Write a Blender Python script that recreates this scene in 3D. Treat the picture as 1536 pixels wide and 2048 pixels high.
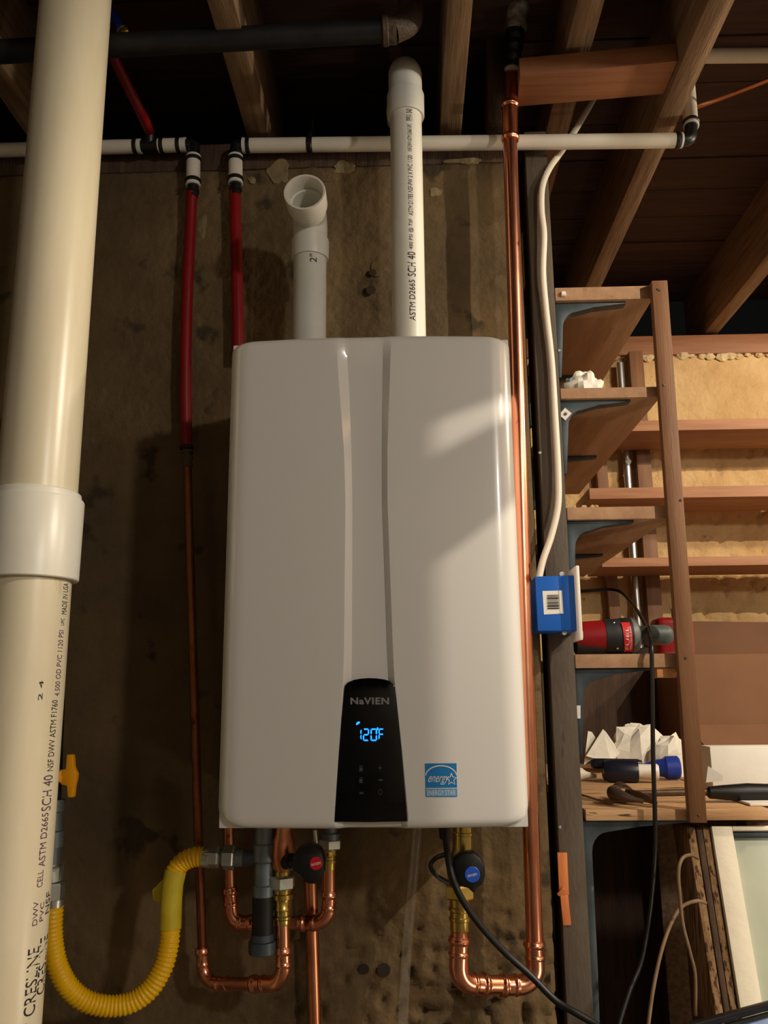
import bpy, math, random
from mathutils import Vector, Matrix, noise
random.seed(7)
for o in list(bpy.data.objects): bpy.data.objects.remove(o)
S = bpy.context.scene
COL = S.collection

# ------------------------------------------------------------------ camera
F = 1700.0; CZ = 1.2
PITCH, YAW, ROLL = math.radians(12.0), math.radians(1.75), math.radians(0.5)
cd = bpy.data.cameras.new('camera'); cam = bpy.data.objects.new('camera', cd); COL.objects.link(cam)
cd.sensor_fit = 'VERTICAL'; cd.sensor_height = 36.0; cd.lens = F / 2048 * 36.0
cd.clip_start = 0.02; cd.clip_end = 50
RM = Matrix.Rotation(YAW, 3, 'Z') @ Matrix.Rotation(math.pi / 2 + PITCH, 3, 'X') @ Matrix.Rotation(-ROLL, 3, 'Z')
cam.matrix_world = Matrix.Translation((0, 0, CZ)) @ RM.to_4x4()
S.camera = cam

# ------------------------------------------------------------------ world, lights, exposure
w = bpy.data.worlds.new('basement_air'); S.world = w; w.use_nodes = True
w.node_tree.nodes['Background'].inputs[0].default_value = (0.9, 0.85, 0.8, 1)
w.node_tree.nodes['Background'].inputs[1].default_value = 0.004
vs = S.view_settings; vs.view_transform = 'Standard'; vs.look = 'None'; vs.gamma = 1; vs.use_curve_mapping = False
vs.exposure = 0.0

def bulb(name, loc, power, radius, col):
    l = bpy.data.lights.new(name, 'POINT'); l.energy = power; l.shadow_soft_size = radius; l.color = col
    o = bpy.data.objects.new(name, l); COL.objects.link(o); o.location = loc; return o
WARM = (1.0, 0.72, 0.42)
LB = Vector((1.55, 0.50, 2.366))
bulb('stair_bulb', LB, 102, 0.008, (1.0, 0.88, 0.70))                     # bare clear bulb under the joists, right of the view
bulb('landing_bulb', (1.74, 1.44, 2.14), 42, 0.035, (1.0, 0.85, 0.64))    # second bare bulb over the alcove
bulb('underside_fill', (0.85, 1.02, 0.45), 6.5, 0.05, (1.0, 0.84, 0.64))       # added low fill light for the shelf undersides, no real lamp
bulb('room_fill', (1.75, -1.25, 2.20), 86, 0.08, (1.0, 0.94, 0.85))     # added fill light behind the camera, lifts the heater front

# ------------------------------------------------------------------ helpers
def at(px, py, Y):
    d = RM @ Vector(((px - 768) / F, -(py - 1024) / F, -1.0))
    return Vector((0, 0, CZ)) + d * (Y / d.y)
def atz(px, py, Z):
    d = RM @ Vector(((px - 768) / F, -(py - 1024) / F, -1.0))
    return Vector((0, 0, CZ)) + d * ((Z - CZ) / d.z)

def lin(c):
    return tuple((v / 12.92 if v <= 0.04045 else ((v + 0.055) / 1.055) ** 2.4) for v in (x / 255 for x in c)) + (1,)

MATS = {}
def mat(name, c1, c2=None, rough=0.6, metal=0.0, scale=8.0, stretch=(1, 1, 1), bump=0.0, bscale=None, spots=None, sscale=20, sthr=0.62,
        coat=0.0, emit=None, estr=0.0, detail=6, trans=0.0, alpha=1.0, ior=1.45, rvar=0.0, spec=0.5):
    m = bpy.data.materials.new(name); m.use_nodes = True; MATS[name] = m
    nt = m.node_tree; N = nt.nodes; L = nt.links; b = N['Principled BSDF']
    b.inputs['Roughness'].default_value = rough; b.inputs['Metallic'].default_value = metal
    b.inputs['IOR'].default_value = ior; b.inputs['Coat Weight'].default_value = coat
    b.inputs['Coat Roughness'].default_value = 0.08; b.inputs['Specular IOR Level'].default_value = spec
    b.inputs['Transmission Weight'].default_value = trans; b.inputs['Alpha'].default_value = alpha
    b.inputs['Base Color'].default_value = lin(c1)
    if emit:
        b.inputs['Emission Color'].default_value = lin(emit); b.inputs['Emission Strength'].default_value = estr
    if c2 or bump:
        tc = N.new('ShaderNodeTexCoord'); mp = N.new('ShaderNodeMapping'); mp.inputs['Scale'].default_value = stretch
        L.new(tc.outputs['Object'], mp.inputs[0])
    out = None
    if c2:
        n = N.new('ShaderNodeTexNoise'); n.inputs['Scale'].default_value = scale; n.inputs['Detail'].default_value = detail
        n.inputs['Roughness'].default_value = 0.62
        L.new(mp.outputs[0], n.inputs['Vector'])
        r = N.new('ShaderNodeValToRGB'); r.color_ramp.elements[0].position = 0.36; r.color_ramp.elements[1].position = 0.64
        r.color_ramp.elements[0].color = lin(c1); r.color_ramp.elements[1].color = lin(c2)
        L.new(n.outputs['Fac'], r.inputs[0]); out = r.outputs[0]
        if spots:
            n2 = N.new('ShaderNodeTexNoise'); n2.inputs['Scale'].default_value = sscale; n2.inputs['Detail'].default_value = 5
            L.new(mp.outputs[0], n2.inputs['Vector'])
            r2 = N.new('ShaderNodeValToRGB'); r2.color_ramp.elements[0].position = sthr; r2.color_ramp.elements[1].position = sthr + 0.05
            L.new(n2.outputs['Fac'], r2.inputs[0])
            mx = N.new('ShaderNodeMix'); mx.data_type = 'RGBA'
            L.new(r2.outputs[0], mx.inputs[0]); L.new(out, mx.inputs[6]); mx.inputs[7].default_value = lin(spots)
            out = mx.outputs[2]
        L.new(out, b.inputs['Base Color'])
        if rvar:
            mr = N.new('ShaderNodeMapRange'); mr.inputs[3].default_value = max(0.02, rough - rvar); mr.inputs[4].default_value = rough + rvar
            L.new(n.outputs['Fac'], mr.inputs[0]); L.new(mr.outputs[0], b.inputs['Roughness'])
    if bump:
        n3 = N.new('ShaderNodeTexNoise'); n3.inputs['Scale'].default_value = bscale or scale * 4; n3.inputs['Detail'].default_value = 8
        L.new(mp.outputs[0], n3.inputs['Vector'])
        bp = N.new('ShaderNodeBump'); bp.inputs['Strength'].default_value = bump; bp.inputs['Distance'].default_value = 0.01
        L.new(n3.outputs['Fac'], bp.inputs['Height']); L.new(bp.outputs[0], b.inputs['Normal'])
    return m

# concrete, wood
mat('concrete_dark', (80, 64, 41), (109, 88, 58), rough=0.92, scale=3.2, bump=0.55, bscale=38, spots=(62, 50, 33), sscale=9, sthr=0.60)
mat('concrete_patch', (118, 102, 72), (134, 118, 86), rough=0.95, scale=14, bump=0.5, bscale=60)
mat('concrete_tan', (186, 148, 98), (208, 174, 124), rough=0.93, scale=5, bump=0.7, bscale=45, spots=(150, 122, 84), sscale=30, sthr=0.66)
mat('crumb', (214, 190, 146), (188, 160, 116), rough=0.95, scale=40, bump=0.6, bscale=120)
mat('floor_concrete', (96, 88, 78), (120, 110, 98), rough=0.85, scale=4, bump=0.3)
mat('plaster', (140, 134, 124), (150, 144, 134), rough=0.9, scale=3, bump=0.2)
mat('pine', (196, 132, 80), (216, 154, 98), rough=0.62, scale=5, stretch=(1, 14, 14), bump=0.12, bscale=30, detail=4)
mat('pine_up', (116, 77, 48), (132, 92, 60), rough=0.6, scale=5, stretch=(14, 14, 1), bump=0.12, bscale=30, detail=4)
mat('plywood', (158, 120, 88), (176, 138, 104), rough=0.7, scale=4, stretch=(8, 1, 8), bump=0.1, bscale=30, detail=4, spots=(150, 118, 84), sscale=5, sthr=0.62)
mat('plywood_worn', (186, 144, 102), (206, 168, 124), rough=0.75, scale=4, stretch=(1, 8, 8), bump=0.15, bscale=30, spots=(84, 58, 36), sscale=14, sthr=0.60)
mat('fir_far', (158, 108, 76), (178, 128, 92), rough=0.6, scale=4, stretch=(1, 16, 16), bump=0.1, bscale=30)
mat('fir_orange', (140, 90, 58), (158, 106, 72), rough=0.6, scale=4, stretch=(1, 16, 16), bump=0.1, bscale=30)
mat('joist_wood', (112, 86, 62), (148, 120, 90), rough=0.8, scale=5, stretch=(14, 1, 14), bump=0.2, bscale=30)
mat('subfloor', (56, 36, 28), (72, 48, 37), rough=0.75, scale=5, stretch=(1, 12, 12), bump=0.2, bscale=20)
mat('dark_wood', (58, 42, 32), (82, 60, 44), rough=0.85, scale=6, stretch=(10, 10, 1), bump=0.25, bscale=30)
mat('post_paint', (78, 67, 55), (88, 77, 64), rough=0.7, scale=6, stretch=(4, 4, 1), bump=0.15, bscale=40, spots=(66, 55, 46), sscale=16, sthr=0.66)
mat('bare_wood', (196, 110, 58), (214, 132, 76), rough=0.75, scale=10, stretch=(6, 6, 1))
mat('old_wood', (120, 88, 56), (156, 126, 88), rough=0.85, scale=8, stretch=(12, 12, 1), bump=0.4, bscale=60, spots=(70, 44, 26), sscale=12, sthr=0.55)
# plastics and metals
mat('heater_white', (224, 221, 215), rough=0.25, coat=0.5)
mat('heater_body', (226, 224, 220), rough=0.35)
mat('gloss_black', (6, 6, 7), rough=0.09, spec=0.4)
mat('panel_print', (136, 133, 128), rough=0.4)
mat('panel_icon', (62, 62, 64), rough=0.4)
mat('led', (20, 60, 200), rough=0.4, emit=(14, 104, 255), estr=5.0)
mat('pvc_cream', (214, 202, 172), (222, 211, 184), rough=0.3, scale=6, stretch=(3, 3, .6), spots=(204, 184, 144), sscale=7, sthr=0.68)
mat('pvc_white', (224, 220, 206), (230, 226, 212), rough=0.32, scale=8)
mat('pvc_grey', (206, 205, 196), (214, 212, 204), rough=0.35, scale=8)
mat('pex_white', (214, 206, 190), (224, 216, 200), rough=0.4, scale=12)
mat('pex_red', (124, 10, 18), (138, 14, 22), rough=0.38, scale=10)
mat('pex_blue', (30, 60, 190), rough=0.35)
mat('fitting_black', (22, 21, 21), rough=0.4)
mat('ring_white', (214, 212, 206), rough=0.35)
mat('ink', (34, 28, 34), rough=0.7)
mat('ink_purple', (86, 56, 84), rough=0.7)
mat('copper', (226, 146, 112), (236, 164, 130), rough=0.24, metal=1.0, scale=14, stretch=(1, 1, .5), spots=(150, 70, 46), sscale=26, sthr=0.63, rvar=0.08)
mat('copper_dull', (196, 124, 90), (212, 146, 108), rough=0.34, metal=1.0, scale=14, spots=(120, 62, 40), sscale=20, sthr=0.6, rvar=0.1)
mat('copper_old', (128, 74, 48), (150, 94, 62), rough=0.4, metal=1.0, scale=14, spots=(84, 46, 32), sscale=20, sthr=0.6)
mat('hole_dark', (44, 35, 24), rough=0.95)
mat('brass', (196, 166, 84), (214, 188, 108), rough=0.24, metal=1.0, scale=20)
mat('zinc', (176, 180, 172), (196, 200, 192), rough=0.34, metal=0.85, scale=16)
mat('steel_grey', (104, 112, 116), (122, 130, 134), rough=0.42, metal=0.6, scale=14)
mat('pole_steel', (176, 172, 168), (200, 196, 192), rough=0.3, metal=0.9, scale=12)
mat('iron_black', (26, 26, 27), (36, 36, 38), rough=0.5, metal=0.3, scale=20)
mat('iron_blue', (58, 66, 74), (74, 84, 92), rough=0.45, metal=0.4, scale=20)
mat('iron_rust', (70, 62, 56), (112, 88, 66), rough=0.6, metal=0.4, scale=26, bump=0.3)
mat('rubber_black', (12, 12, 13), rough=0.45)
mat('cord_black', (20, 19, 20), rough=0.42)
mat('cap_red', (190, 20, 34), rough=0.4)
mat('cap_blue', (38, 84, 190), rough=0.4)
mat('print_white', (228, 228, 228), rough=0.5)
mat('gas_yellow', (236, 180, 6), (244, 192, 14), rough=0.38, scale=30)
mat('gas_orange', (242, 164, 16), rough=0.4)
mat('label_film', (222, 204, 60), (206, 182, 40), rough=0.25, scale=20, alpha=0.85)
mat('clear_tube', (214, 206, 190), rough=0.15, alpha=0.07)
mat('cable_white', (214, 204, 186), rough=0.45)
mat('tape', (30, 30, 31), (16, 16, 17), rough=0.35, scale=30, bump=0.3)
mat('foam_wrap', (176, 172, 162), (84, 80, 76), rough=0.6, scale=24, bump=0.8, bscale=40)
mat('bracket_grey', (50, 58, 62), (62, 72, 77), rough=0.5, metal=0.35, scale=20, spots=(92, 98, 98), sscale=30, sthr=0.7)
mat('box_blue', (22, 92, 186), rough=0.4)
mat('plate_white', (232, 226, 214), rough=0.35)
mat('paper', (226, 222, 212), rough=0.7)
mat('sticker_blue', (24, 122, 190), rough=0.35)
mat('sticker_pale', (104, 168, 216), rough=0.35)
mat('tool_red', (132, 14, 18), (146, 20, 24), rough=0.38, scale=20)
mat('tool_black', (26, 26, 27), (34, 34, 35), rough=0.55, scale=40)
mat('tool_grey', (96, 98, 98), (112, 114, 114), rough=0.45, scale=20)
mat('tool_teal', (74, 82, 82), (86, 94, 94), rough=0.5, scale=20)
mat('badge_red', (214, 42, 40), rough=0.4)
mat('cloth_white', (226, 220, 206), (236, 231, 218), rough=0.85, scale=12, bump=0.15)
mat('film_white', (206, 196, 182), rough=0.3, alpha=0.75)
mat('handle_navy', (18, 22, 38), rough=0.35)
mat('handle_blue', (36, 58, 150), rough=0.35)
mat('steel_dark', (92, 78, 66), (116, 96, 76), rough=0.45, metal=0.7, scale=30, spots=(90, 56, 36), sscale=24, sthr=0.58)
mat('foam_white', (232, 226, 214), (238, 233, 222), rough=0.8, scale=20)
mat('cardboard', (122, 86, 60), (130, 93, 66), rough=0.85, scale=6, bump=0.05)
mat('cardboard_dark', (104, 72, 48), (112, 78, 54), rough=0.85, scale=6)
mat('sash_paint', (226, 218, 198), (234, 227, 208), rough=0.55, scale=10, bump=0.15, spots=(200, 186, 158), sscale=18, sthr=0.68)
mat('old_glass', (182, 190, 174), (198, 204, 188), rough=0.3, scale=5)
mat('wire_tan', (132, 106, 76), (108, 82, 56), rough=0.6, scale=30)
mat('sheet_blue', (160, 176, 206), (108, 134, 186), rough=0.3, scale=14)
mat('tray_black', (16, 15, 16), (26, 25, 26), rough=0.35, scale=30)

def finish(o, label=None, cat=None, group=None, kind=None):
    if label: o['label'] = label
    if cat: o['category'] = cat
    if group: o['group'] = group
    if kind: o['kind'] = kind
    return o

def thing(name, label, cat, loc, group=None):
    o = bpy.data.objects.new(name, None); COL.objects.link(o); o.location = loc; o.empty_display_size = 0.03
    return finish(o, label, cat, group)

def origin(o):
    v = Vector((0, 0, 0))
    while o is not None: v += o.location; o = o.parent
    return v

def mesh(name, V, Fc, m, parent=None, smooth=False, bevel=0.0, seg=2, sharp=None):
    me = bpy.data.meshes.new(name)
    V = [Vector(v) for v in V]
    base = origin(parent) if parent else sum(V, Vector()) / len(V)
    if not parent: base.z = min(v.z for v in V)
    me.from_pydata([tuple(v - base) for v in V], [], [tuple(f) for f in Fc]); me.validate(); 
    import bmesh
    bm = bmesh.new(); bm.from_mesh(me)
    bmesh.ops.recalc_face_normals(bm, faces=bm.faces)
    if bevel:
        es = [e for e in bm.edges if len(e.link_faces) == 2 and e.calc_face_angle(0) > 0.5]
        bmesh.ops.bevel(bm, geom=es, offset=bevel, segments=seg, affect='EDGES', profile=0.5)
    bm.to_mesh(me); bm.free()
    if smooth or bevel:
        for p in me.polygons: p.use_smooth = True
        try: me.set_sharp_from_angle(angle=sharp or 0.7)
        except Exception: pass
    me.materials.append(MATS[m])
    o = bpy.data.objects.new(name, me); COL.objects.link(o)
    if parent: o.parent = parent
    else: o.location = base
    return o

def box(name, lo, hi, m, parent=None, bevel=0.0, seg=2):
    x0, y0, z0 = lo; x1, y1, z1 = hi
    V = [(x0,y0,z0),(x1,y0,z0),(x1,y1,z0),(x0,y1,z0),(x0,y0,z1),(x1,y0,z1),(x1,y1,z1),(x0,y1,z1)]
    Fc = [(0,3,2,1),(4,5,6,7),(0,1,5,4),(1,2,6,5),(2,3,7,6),(3,0,4,7)]
    return mesh(name, V, Fc, m, parent, bevel=bevel, seg=seg)

def frame(axis, ref=None):
    a = axis.normalized(); r = Vector(ref) if ref else (Vector((0, 0, 1)) if abs(a.z) < 0.9 else Vector((0, 1, 0)))
    u = (r - a * r.dot(a)).normalized(); return u, a.cross(u)

def beam(name, p0, p1, wd, th, m, parent=None, ref=None, bevel=0.001):
    """board from p0 to p1; wd along ref direction, th across"""
    p0, p1 = Vector(p0), Vector(p1); u, v = frame(p1 - p0, ref)
    V = []
    for p in (p0, p1):
        for a, b in ((-1,-1),(1,-1),(1,1),(-1,1)): V.append(p + u * a * wd / 2 + v * b * th / 2)
    Fc = [(0,1,2,3),(7,6,5,4)] + [(i, i+4, (i+1)%4+4, (i+1)%4) for i in range(4)]
    return mesh(name, V, Fc, m, parent, bevel=bevel)

def prism(name, pts, off, m, parent=None, bevel=0.0, smooth=False):
    """polygon of 3D points, extruded by the vector off"""
    n = len(pts); off = Vector(off); V = [Vector(p) for p in pts] + [Vector(p) + off for p in pts]
    Fc = [tuple(range(n)), tuple(range(2*n-1, n-1, -1))] + [(i, i+n, (i+1)%n+n, (i+1)%n) for i in range(n)]
    return mesh(name, V, Fc, m, parent, bevel=bevel, smooth=smooth, sharp=0.5)

def fillet(pts, rad, n=8):
    pts = [Vector(p) for p in pts]; out = [pts[0]]
    for i in range(1, len(pts) - 1):
        a, p, b = pts[i-1], pts[i], pts[i+1]
        u = (a - p).normalized(); v = (b - p).normalized(); ang = u.angle(v)
        if ang > 3.1: out.append(p); continue
        t = min(rad / math.tan(ang / 2), (a - p).length * .49, (b - p).length * .49); r = t * math.tan(ang / 2)
        c = p + (u + v).normalized() * (r / math.sin(ang / 2))
        s = p + u * t; e = p + v * t
        for k in range(n + 1):
            q = (s - c).slerp(e - c, k / n) if (s - c).length > 1e-9 else s - c
            out.append(c + q.normalized() * r)
    out.append(pts[-1]); return out

def catmull(pts, n=8):
    pts = [Vector(p) for p in pts]; P = [pts[0]*2 - pts[1]] + pts + [pts[-1]*2 - pts[-2]]; out = []
    for i in range(1, len(P) - 2):
        for k in range(n):
            t = k / n; a, b, c, d = P[i-1], P[i], P[i+1], P[i+2]
            out.append(0.5 * ((2*b) + (c - a)*t + (2*a - 5*b + 4*c - d)*t*t + (3*b - a - 3*c + d)*t**3))
    out.append(pts[-1]); return out

def resample(pts, step):
    out = [pts[0]]; acc = 0
    L = [0]
    for a, b in zip(pts, pts[1:]): L.append(L[-1] + (b - a).length)
    n = max(2, int(round(L[-1] / step))); j = 0; out = []
    for k in range(n + 1):
        s = L[-1] * k / n
        while j < len(L) - 2 and L[j+1] < s: j += 1
        t = (s - L[j]) / max(1e-9, L[j+1] - L[j]); out.append(pts[j].lerp(pts[j+1], t))
    return out

def sweep(name, pts, r, m, parent=None, seg=16, caps=True, flat=None, sharp=0.9):
    """tube along pts; r a number, a list, or f(distance, total)"""
    pts = [Vector(p) for p in pts]; n = len(pts)
    D = [0]
    for a, b in zip(pts, pts[1:]): D.append(D[-1] + (b - a).length)
    T = []
    for i in range(n):
        a = pts[max(0, i-1)]; b = pts[min(n-1, i+1)]; T.append((b - a).normalized())
    u, _ = frame(T[0]); V = []; Fc = []
    for i in range(n):
        u = (u - T[i] * u.dot(T[i])).normalized(); v = T[i].cross(u)
        rr = r(D[i], D[-1]) if callable(r) else (r[i] if isinstance(r, (list, tuple)) else r)
        for k in range(seg):
            an = 2 * math.pi * k / seg
            V.append(pts[i] + (u * math.cos(an) + v * math.sin(an) * (flat or 1)) * rr)
    for i in range(n - 1):
        for k in range(seg): Fc.append((i*seg+k, i*seg+(k+1)%seg, (i+1)*seg+(k+1)%seg, (i+1)*seg+k))
    if caps: Fc += [tuple(range(seg))[::-1], tuple(range((n-1)*seg, n*seg))]
    return mesh(name, V, Fc, m, parent, smooth=True, sharp=sharp)

def lathe(name, p0, axis, prof, m, parent=None, seg=24, caps=True, sharp=0.6, ref=None):
    """prof: list of (distance along axis, radius)"""
    p0 = Vector(p0); a = Vector(axis).normalized(); u, v = frame(a, ref); V = []; Fc = []
    for d, r in prof:
        for k in range(seg):
            an = 2 * math.pi * k / seg; V.append(p0 + a * d + (u * math.cos(an) + v * math.sin(an)) * max(r, 1e-5))
    n = len(prof)
    for i in range(n - 1):
        for k in range(seg): Fc.append((i*seg+k, i*seg+(k+1)%seg, (i+1)*seg+(k+1)%seg, (i+1)*seg+k))
    if caps: Fc += [tuple(range(seg))[::-1], tuple(range((n-1)*seg, n*seg))]
    return mesh(name, V, Fc, m, parent, smooth=True, sharp=sharp)

def ring(name, c, axis, r, wdt, m, parent, seg=20):
    h = wdt / 2; e = wdt * .22
    return lathe(name, Vector(c) - Vector(axis).normalized() * h, axis, [(0, r*.9), (0, r - e), (e, r), (wdt - e, r), (wdt, r - e), (wdt, r*.9)], m, parent, seg)

def hexnut(name, c, axis, r, wdt, m, parent):
    h = wdt / 2; e = wdt * .12
    return lathe(name, Vector(c) - Vector(axis).normalized() * h, axis, [(0, r*.9), (e, r), (wdt - e, r), (wdt, r*.9)], m, parent, seg=6, sharp=0.3)

def press_fit(name, pts, r, m, parent, rad, beads=True):
    """press elbow: tube along a filleted path with rolled beads near both mouths"""
    P = resample(fillet(pts, rad, 10), 0.0016)
    def rf(d, L):
        e = min(d, L - d); q = r * 1.10
        if e < 0.004: q = r * 1.16
        for c, wd, h in ((0.007, 0.0045, 0.20), (0.026, 0.003, 0.13)):
            if abs(e - c) < wd: q += r * h * math.cos((e - c) / wd * math.pi / 2)
        return q
    return sweep(name, P, rf, m, parent, seg=20)

_txt = {}
def text_outline(s, shear=0.0, space=1.0, bold=0.0):
    c = bpy.data.curves.new('t', 'FONT'); c.body = s; c.size = 1.0; c.shear = shear; c.space_character = space; c.resolution_u = 3; c.offset = bold
    o = bpy.data.objects.new('t', c); COL.objects.link(o)
    bpy.context.view_layer.update()
    me = bpy.data.meshes.new_from_object(o.evaluated_get(bpy.context.evaluated_depsgraph_get()))
    V = [(v.co.x, v.co.y) for v in me.vertices]; Fc = [tuple(p.vertices) for p in me.polygons]
    bpy.data.objects.remove(o); bpy.data.curves.remove(c); bpy.data.meshes.remove(me)
    x0 = min(v[0] for v in V); x1 = max(v[0] for v in V); y0 = min(v[1] for v in V); y1 = max(v[1] for v in V)
    return [((x - x0) / (x1 - x0), (y - y0) / (y1 - y0)) for x, y in V], Fc
def printed(name, s, fn, m, parent, shear=0.0, space=1.0, bold=0.0):
    """lettering mapped by fn(u, v) -> world point, u and v in 0..1"""
    V, Fc = text_outline(s, shear, space, bold)
    o = mesh(name, [fn(u, v) for u, v in V], Fc, m, parent)
    return o

def bilerp(a, b, c, d):      # bottom-left, bottom-right, top-right, top-left
    a, b, c, d = map(Vector, (a, b, c, d))
    return lambda u, v: (a.lerp(b, u)).lerp(d.lerp(c, u), v)

# ------------------------------------------------------------------ the room
WY = 1.60            # face of the wall behind the heater
FY = 2.68            # face of the far wall
JZ = CZ + 1.16       # underside of the joists
def rough_wall(name, x0, x1, z0, z1, Y, thick, m, step, amp, pits, seed):
    nx = max(2, int((x1 - x0) / step)); nz = max(2, int((z1 - z0) / step)); V = []; Fc = []
    for j in range(nz + 1):
        for i in range(nx + 1):
            x = x0 + (x1 - x0) * i / nx; z = z0 + (z1 - z0) * j / nz
            p = Vector((x * 5 + seed, seed, z * 5)); d = noise.fractal(p, 1.0, 2.0, 4) * amp
            q = noise.noise(Vector((x * 52, seed, z * 52))); pm = pits(x, z)
            d += max(0, q - 0.12) * 0.034 * pm
            edge = min(x - x0, x1 - x, z1 - z)
            V.append((x, Y + d + (0.0 if edge > 1e-6 else 0.004), z))
    for j in range(nz):
        for i in range(nx):
            a = j * (nx + 1) + i; Fc.append((a, a + 1, a + nx + 2, a + nx + 1))
    n = len(V); V += [(x0, Y + thick, z0), (x1, Y + thick, z0), (x1, Y + thick, z1), (x0, Y + thick, z1)]
    Fc.append((n, n + 3, n + 2, n + 1))
    Fc.append(tuple(range(0, nx + 1)) + (n + 1, n)); Fc.append(tuple(range(nz * (nx + 1), (nz + 1) * (nx + 1))) + (n + 2, n + 3))
    Fc.append(tuple(j * (nx + 1) for j in range(nz + 1)) + (n + 3, n)); Fc.append(tuple(j * (nx + 1) + nx for j in range(nz + 1)) + (n + 2, n + 1))
    o = mesh(name, V, Fc, m, smooth=True, sharp=0.9)
    return finish(o, kind='structure')
def pits_back(x, z):
    return max(0.0, min(1.0, (0.95 - z) * 4)) * max(0.15, min(1, (x + 0.45) * 2)) + 0.05
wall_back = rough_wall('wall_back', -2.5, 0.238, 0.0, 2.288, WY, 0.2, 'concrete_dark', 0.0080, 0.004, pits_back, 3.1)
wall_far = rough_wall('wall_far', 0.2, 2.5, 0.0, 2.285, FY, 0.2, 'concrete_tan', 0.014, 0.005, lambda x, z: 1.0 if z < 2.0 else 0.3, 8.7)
finish(box('wall_inner', (0.20, 1.69, 0.0), (0.252, FY - 0.006, 2.34), 'dark_wood'), kind='structure')
finish(box('wall_left', (-2.6, -2.2, 0), (-2.5, 2.9, 2.6), 'plaster'), kind='structure')
finish(box('wall_right', (2.5, -2.2, 0), (2.6, 2.9, 2.6), 'plaster'), kind='structure')
finish(box('wall_front', (-2.6, -2.3, 0), (2.6, -2.2, 2.6), 'plaster'), kind='structure')
finish(box('floor', (-2.6, -2.3, -0.1), (2.6, 2.9, 0), 'floor_concrete'), kind='structure')
finish(box('trim_1', (0.21, FY - 0.012, 2.286), (2.5, FY + 0.13, 2.352), 'fir_orange', bevel=0.002), kind='structure')
finish(box('trim_2', (-2.5, WY + 0.004, 2.290), (0.238, WY + 0.15, 2.352), 'dark_wood', bevel=0.002), kind='structure')

# lighter mortar smears left on the wall behind the heater
def blob(name, px, py, rx, ry, m, parent, Y=WY, thick=0.006, seed=0, n=22):
    c = at(px, py, Y); V = []; sc = 1.65 / F
    for ringi, (f, h) in enumerate(((1.0, 0.006), (0.97, -thick), (0.5, -thick * 1.2))):
        for k in range(n):
            a = 2 * math.pi * k / n
            q = 1 + 0.62 * noise.noise(Vector((math.cos(a) * 1.4 + seed, math.sin(a) * 1.4, seed)))
            V.append(c + Vector((math.cos(a) * rx * sc * f * q, h, math.sin(a) * ry * sc * f * q)))
    Fc = [(r*n+k, r*n+(k+1)%n, (r+1)*n+(k+1)%n, (r+1)*n+k) for r in range(2) for k in range(n)] + [tuple(range(2*n, 3*n))]
    return mesh(name, V, Fc, m, parent, smooth=True)
for i, (px, py, rx, ry) in enumerate(((560, 345, 26, 26), (405, 452, 12, 24), (690, 336, 30, 14), (930, 322, 40, 7), (505, 360, 7, 9),
                                      (870, 385, 12, 10), (955, 420, 62, 36), (950, 525, 70, 48), (760, 535, 18, 20), (640, 352, 34, 20))):
    blob('mortar_patch', px, py, rx, ry, 'concrete_patch' if i < 6 else 'concrete_dark', wall_back, thick=0.0012, seed=i * 3.7)
for i in range(30):                       # crumbs of mortar along the top of the far wall
    x = 0.7 + 1.0 * i / 30; r = random.uniform(0.006, 0.016)
    c = Vector((x + random.uniform(-.01, .01), FY - 0.004, 2.282 + random.uniform(-0.008, 0.002)))
    V = []; n = 7
    for a, rr in ((-1, .3), (-.3, 1), (.5, .9), (1, .25)):
        for k in range(n):
            an = 2 * math.pi * k / n; q = rr * r * random.uniform(.7, 1.25); V.append(c + Vector((math.cos(an) * q * 1.5, math.sin(an) * q * .7, a * r)))
    mesh('mortar_crumb', V, [(j*n+k, j*n+(k+1)%n, (j+1)*n+(k+1)%n, (j+1)*n+k) for j in range(3) for k in range(n)] + [tuple(range(n)), tuple(range(3*n, 4*n))], 'crumb', wall_far)
for px, py, r in ((728, 1938, .007), (768, 1940, .009), (745, 545, .006), (742, 580, .008)):   # drilled anchor holes
    c = at(px, py, WY - 0.004)
    lathe('anchor_hole', c, (0, 1, 0), [(0, r * 1.25), (0.002, r), (0.0025, r * .55), (0.02, r * .5)], 'hole_dark', wall_back, seg=14)

# ceiling: subfloor planks over joists
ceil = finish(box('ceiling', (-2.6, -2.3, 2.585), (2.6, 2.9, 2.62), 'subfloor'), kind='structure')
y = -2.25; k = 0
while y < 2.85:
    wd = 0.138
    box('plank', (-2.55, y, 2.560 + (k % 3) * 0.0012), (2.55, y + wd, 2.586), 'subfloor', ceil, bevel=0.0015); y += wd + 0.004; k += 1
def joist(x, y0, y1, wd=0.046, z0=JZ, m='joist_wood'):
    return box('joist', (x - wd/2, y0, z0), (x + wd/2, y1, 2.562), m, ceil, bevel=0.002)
for x in (-2.1, -1.65, -1.2, -0.775, -0.31): joist(x, -2.2, 1.78)
joist(0.100, -2.2, 1.78, 0.044); joist(0.199, 1.565, 2.85, 0.044, JZ, 'dark_wood'); joist(0.345, -2.2, 2.85, 0.05, JZ + .07)
for x in (0.55, 1.012, 1.47, 1.95, 2.35): joist(x, -2.2, 2.85)
p = atz(1040, 215, JZ); 
prism('blocking', [(.2285, 1.454, 2.376), (.5265, 1.428, 2.376), (.5265, 1.520, 2.376), (.2335, 1.545, 2.376)], (0, 0, .040), 'fir_orange', ceil, bevel=0.0015)

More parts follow.
